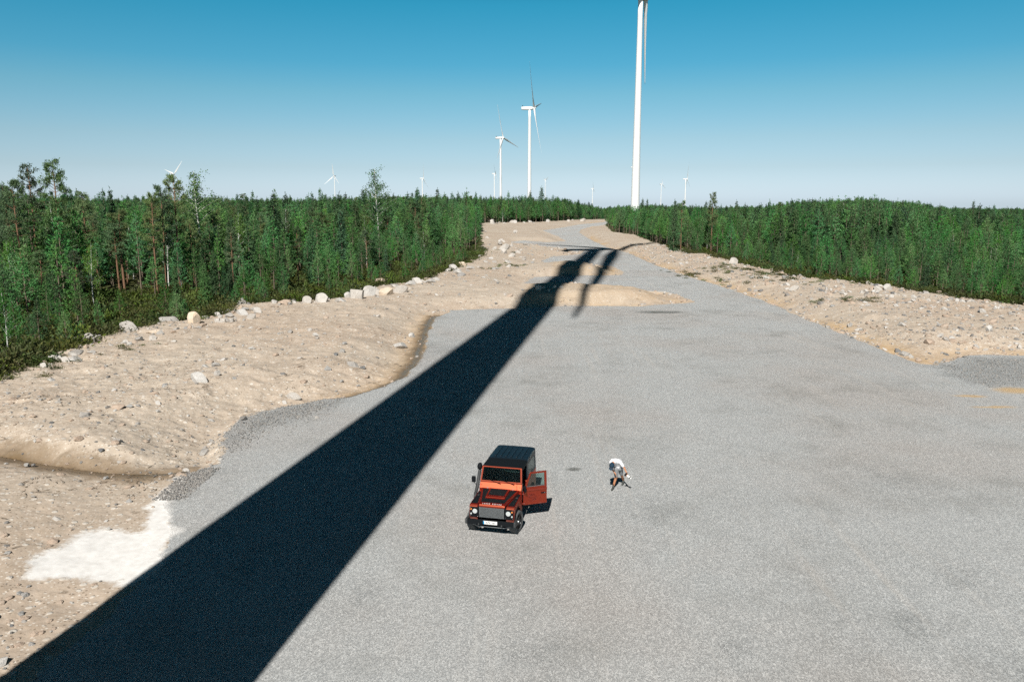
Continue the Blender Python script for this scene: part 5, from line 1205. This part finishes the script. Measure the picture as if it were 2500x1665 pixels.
# ------------------------------------------------------------------ person bent forward with a long-lens camera
M_SKIN = simple('tanned_skin', (0.46, 0.21, 0.11), 0.55, var=0.08)
M_TEE = simple('white_cotton', (0.80, 0.80, 0.82), 0.9, var=0.04, scale=20)
M_SHORT = simple('grey_shorts_cloth', (0.24, 0.25, 0.26), 0.9, var=0.1, scale=20)
M_CAP = simple('navy_cap_cloth', (0.012, 0.035, 0.06), 0.8)
M_SHOE = simple('dark_grey_shoe', (0.06, 0.065, 0.06), 0.8, var=0.3, scale=30)
M_SOLE = simple('pale_sole', (0.35, 0.35, 0.33), 0.8)
M_HAIR = simple('brown_hair', (0.05, 0.03, 0.02), 0.8)
M_CAMB = simple('black_camera_body', (0.015, 0.015, 0.017), 0.5)
M_LENSW = simple('white_lens_enamel', (0.78, 0.77, 0.73), 0.45, var=0.03)
def limb_union(name, segs, mat, parent, vox=0.008, smooth=4):
    """one continuous surface grown round tapered limbs: segs = (point a, radius a, point b, radius b)"""
    bm = bmesh.new()
    for a, ra, b, rb in segs:
        a = Vector(a); b = Vector(b); n = max(2, int((b - a).length / (min(ra, rb) * 0.45)) + 1)
        for i in range(n + 1):
            t = i / n; c = a.lerp(b, t); r = ra + (rb - ra) * t
            bmesh.ops.create_icosphere(bm, subdivisions=2, radius=r, matrix=Matrix.Translation(c))
    me = bpy.data.meshes.new(name); bm.to_mesh(me); bm.free(); o = mesh_obj(name, me, parent, mat)
    r = o.modifiers.new('r', 'REMESH'); r.mode = 'VOXEL'; r.voxel_size = vox
    s = o.modifiers.new('s', 'SMOOTH'); s.iterations = smooth; s.factor = 0.5
    dg = bpy.context.evaluated_depsgraph_get(); m2 = bpy.data.meshes.new_from_object(o.evaluated_get(dg)); o.modifiers.clear(); o.data = m2
    m2.materials.clear(); m2.materials.append(mat); m2.polygons.foreach_set('use_smooth', [True] * len(m2.polygons)); return o
def from_joints(J, E_): return [(J[a][:3], J[a][3], J[b][:3], J[b][3]) for a, b in E_]
B0 = Vector((4.12, 29.40, 0))
W = lambda x, y, z: (x - B0.x, y - B0.y, z)
J = [W(4.20, 29.46, .90) + (.125,), W(4.19, 29.42, 1.02) + (.12,), W(4.13, 29.33, 1.15) + (.135,), W(4.05, 29.22, 1.22) + (.125,), W(3.98, 29.10, 1.23) + (.055,), W(3.93, 29.02, 1.20) + (.06,), W(3.88, 28.95, 1.13) + (.09,), W(3.86, 28.92, 1.06) + (.07,),
     # 8 front (near) leg: hip knee ankle heel toe
     W(4.12, 29.42, .84) + (.085,), W(4.13, 29.46, .48) + (.058,), W(4.03, 29.46, .12) + (.040,), W(4.00, 29.38, .05) + (.035,), W(3.95, 29.24, .035) + (.028,),
     # 13 rear leg
     W(4.29, 29.52, .84) + (.085,), W(4.38, 29.70, .48) + (.055,), W(4.50, 30.02, .15) + (.040,), W(4.49, 29.96, .07) + (.035,), W(4.44, 29.84, .035) + (.028,),
     # 18 left arm (right in the photo): shoulder elbow wrist palm
     W(4.25, 29.20, 1.17) + (.05,), W(4.40, 29.17, .96) + (.036,), W(4.47, 29.05, .82) + (.026,), W(4.49, 29.01, .77) + (.026,),
     # 22 right arm
     W(3.88, 29.26, 1.16) + (.05,), W(3.90, 29.32, .92) + (.036,), W(4.02, 29.24, .76) + (.026,), W(4.06, 29.20, .72) + (.026,)]
E_ = [(0, 1), (1, 2), (2, 3), (3, 4), (4, 5), (5, 6), (6, 7), (0, 8), (8, 9), (9, 10), (10, 11), (11, 12), (0, 13), (13, 14), (14, 15), (15, 16), (16, 17), (3, 18), (18, 19), (19, 20), (20, 21), (3, 22), (22, 23), (23, 24), (24, 25)]
def fingers(base, idx, dirv, side, down):
    dirv = Vector(dirv).normalized(); side = Vector(side).normalized(); down = Vector(down).normalized(); b = Vector(base)
    for k in range(4):
        l = (.030, .034, .031, .025)[k]; p = b + side * (k - 1.5) * .019 + dirv * .035; i0 = len(J); J.append(tuple(p) + (.0105,)); E_.append((idx, i0))
        for q in range(2):
            p = p + (dirv * (.8 - .5 * q) + down * (.5 + .5 * q)).normalized() * l; J.append(tuple(p) + (.0085 - .001 * q,)); E_.append((len(J) - 2, len(J) - 1))
    p = b - side * .035 + dirv * .01; J.append(tuple(p) + (.011,)); E_.append((idx, len(J) - 1)); J.append(tuple(p + (dirv + down * .8).normalized() * .035) + (.009,)); E_.append((len(J) - 2, len(J) - 1))
fingers(J[21][:3], 21, (.15, -.5, -.75), (.8, .3, -.1), (-.4, -.3, -.8)); fingers(J[25][:3], 25, (.4, -.3, -.85), (.3, .9, 0), (.3, .3, -.9))
SV = Vector((.985, -.15, 0))
def off(p, k, dz=0.0): p = Vector(p[:3]) + SV * k; return (p.x, p.y, p.z + dz)
segs = from_joints(J, E_)
pel, wst, chs, shd = J[0], J[1], J[2], J[3]
for k in (-.06, .06): segs += [(off(pel, k), .095, off(wst, k), .085), (off(wst, k), .085, off(chs, k * 1.2), .10), (off(chs, k * 1.2), .10, off(shd, k * 1.6), .075)]
segs = [s for s in segs if s[1] < .12 or True]
segs = [(a, min(ra, .10), b, min(rb, .10)) for a, ra, b, rb in segs]
PB = limb_union('person', segs, M_SKIN, None, 0.006, 3); PB.location = B0
tag(PB, 'person in white t-shirt, navy cap and grey shorts bending forward, carrying a camera', 'person')
ts = [(pel[:3], .118, wst[:3], .118), (wst[:3], .118, chs[:3], .135), (chs[:3], .135, shd[:3], .118)]
for k in (-.07, .07): ts += [(off(pel, k, .06), .108, off(wst, k), .108), (off(wst, k), .108, off(chs, k * 1.2), .122), (off(chs, k * 1.2), .122, off(shd, k * 1.5), .100)]
ts += [(shd[:3], .118, J[4][:3], .080), (off(shd, -.12), .085, J[22][:3], .072), (off(shd, .12), .085, J[18][:3], .072)]
e1 = Vector(J[18][:3]).lerp(Vector(J[19][:3]), .62); e2 = Vector(J[22][:3]).lerp(Vector(J[23][:3]), .62)
ts += [(J[18][:3], .070, tuple(e1), .062), (J[22][:3], .070, tuple(e2), .062)]
limb_union('t_shirt', ts, M_TEE, PB, 0.009, 4)
sh = []
for k in (-.06, .06): sh += [(off(pel, k, .015), .115, off(pel, k, -.05), .112)]
for h_, kn in ((J[8], J[9]), (J[13], J[14])):
    m_k = Vector(h_[:3]).lerp(Vector(kn[:3]), .80); sh += [(h_[:3], .108, tuple(m_k), .083)]
limb_union('shorts', sh, M_SHORT, PB, 0.009, 4)
limb_union('belt', [(off(pel, -.06, .03), .112, off(pel, .06, .03), .112)], M_CAMB, PB, 0.009, 2)
for a, h_, t_ in ((J[10], J[11], J[12]), (J[15], J[16], J[17])):
    limb_union('shoe', [(a[:3], .046, h_[:3], .047), (h_[:3], .047, t_[:3], .043), (t_[:3], .043, tuple(Vector(t_[:3]) + (Vector(t_[:3]) - Vector(h_[:3])).normalized() * .035), .038)], M_SHOE, PB, 0.007, 3)
    limb_union('sock', [((a[0], a[1], a[2] + .02), .043, (a[0], a[1], a[2] + .07), .042)], M_HAIR, PB, 0.007, 2)
# head: cap, peak, hair, nose, ears
hc = Vector(J[6][:3]); hd = Vector((-.30, -.62, -.72)).normalized()      # looks down and towards the viewer's left
up = Vector((-.12, -.70, .62)); up = (up - hd * up.dot(hd)).normalized(); sd3 = hd.cross(up).normalized()
def head_pt(a, b, c): return hc + hd * a + up * b + sd3 * c
def dome(name, mat, rad, lo, off):
    bm = bmesh.new(); bmesh.ops.create_uvsphere(bm, u_segments=20, v_segments=12, radius=1)
    for v in bm.verts:
        p = v.co; p = Vector((p.x, p.y, max(p.z, lo))); v.co = head_pt(p.x * rad * 1.12 + off, p.z * rad * 1.0 + .015, p.y * rad * .92)
    me = bpy.data.meshes.new(name); bm.to_mesh(me); bm.free(); me.materials.append(mat); me.polygons.foreach_set('use_smooth', [True] * len(me.polygons)); return mesh_obj(name, me, PB)
dome('hair', M_HAIR, .103, -.35, -.012)
cp = dome('cap', M_CAP, .112, .0, -.005)
V = [tuple(head_pt(.10 + .10 * math.sin(a) , .025 - .03 * math.sin(a), .085 * math.cos(a))) for a in np.linspace(0, math.pi, 12)]
V2 = [tuple(Vector(v) + up * .006) for v in V]; n = len(V)
mesh_obj('peak', pyd('peak', V + V2, [tuple(range(n))[::-1], tuple(range(n, 2 * n))] + [(i, (i + 1) % n, (i + 1) % n + n, i + n) for i in range(n)], (M_CAP,)), cp)
def blob(name, c, r, mat, k=(1, 1, 1)):
    bm = bmesh.new(); bmesh.ops.create_icosphere(bm, subdivisions=2, radius=1)
    for v in bm.verts: p = v.co.copy(); v.co = Vector(c) + hd * p.x * r * k[0] + up * p.y * r * k[1] + sd3 * p.z * r * k[2]
    me = bpy.data.meshes.new(name); bm.to_mesh(me); bm.free(); me.materials.append(mat); return mesh_obj(name, me, PB)
blob('nose', head_pt(.098, -.035, 0), .018, M_SKIN, (1.1, 1.5, .8)); blob('mouth', head_pt(.088, -.075, 0), .014, M_HAIR, (.5, .3, 1.6))
for s in (-1, 1): blob('ear', head_pt(-.005, -.03, s * .088), .026, M_SKIN, (.8, 1.2, .45)); blob('eye', head_pt(.086, -.005, s * .033), .010, M_CAMB)
# the camera with its white long lens, held in the left hand
CM = empty('camera_with_lens', (4.47, 29.0, .735)); tag(CM, 'black camera with a long white lens and black ring in the bent person\'s hand', 'camera')
ldir = Vector((.62, -.48, -.42)).normalized()
def lens(name, a, b, r0, r1, mat):
    p = ldir * a; V, F = tube([tuple(p), tuple(ldir * b)], [r0, r1], 20); F += [tuple(range(20))[::-1], tuple(range(20, 40))]; return mesh_obj(name, pyd(name, V, F, (mat,), False), CM)
cbm = box_me('camera_body', -.07, .07, -.035, .035, -.05, .05, M_CAMB); cb = bev(mesh_obj('camera_body', cbm, CM), .012); cb.rotation_euler = ldir.to_track_quat('Y', 'Z').to_euler(); cb.location = (-.02, .015, .01)
cb2 = bev(mesh_obj('viewfinder', box_me('viewfinder', -.025, .025, -.03, .03, .05, .075, M_CAMB), cb), .006)
lens('lens_barrel', .03, .155, .038, .042, M_LENSW); lens('focus_ring', .155, .195, .0435, .0435, M_CAMB); lens('lens_front', .195, .235, .045, .047, M_LENSW)
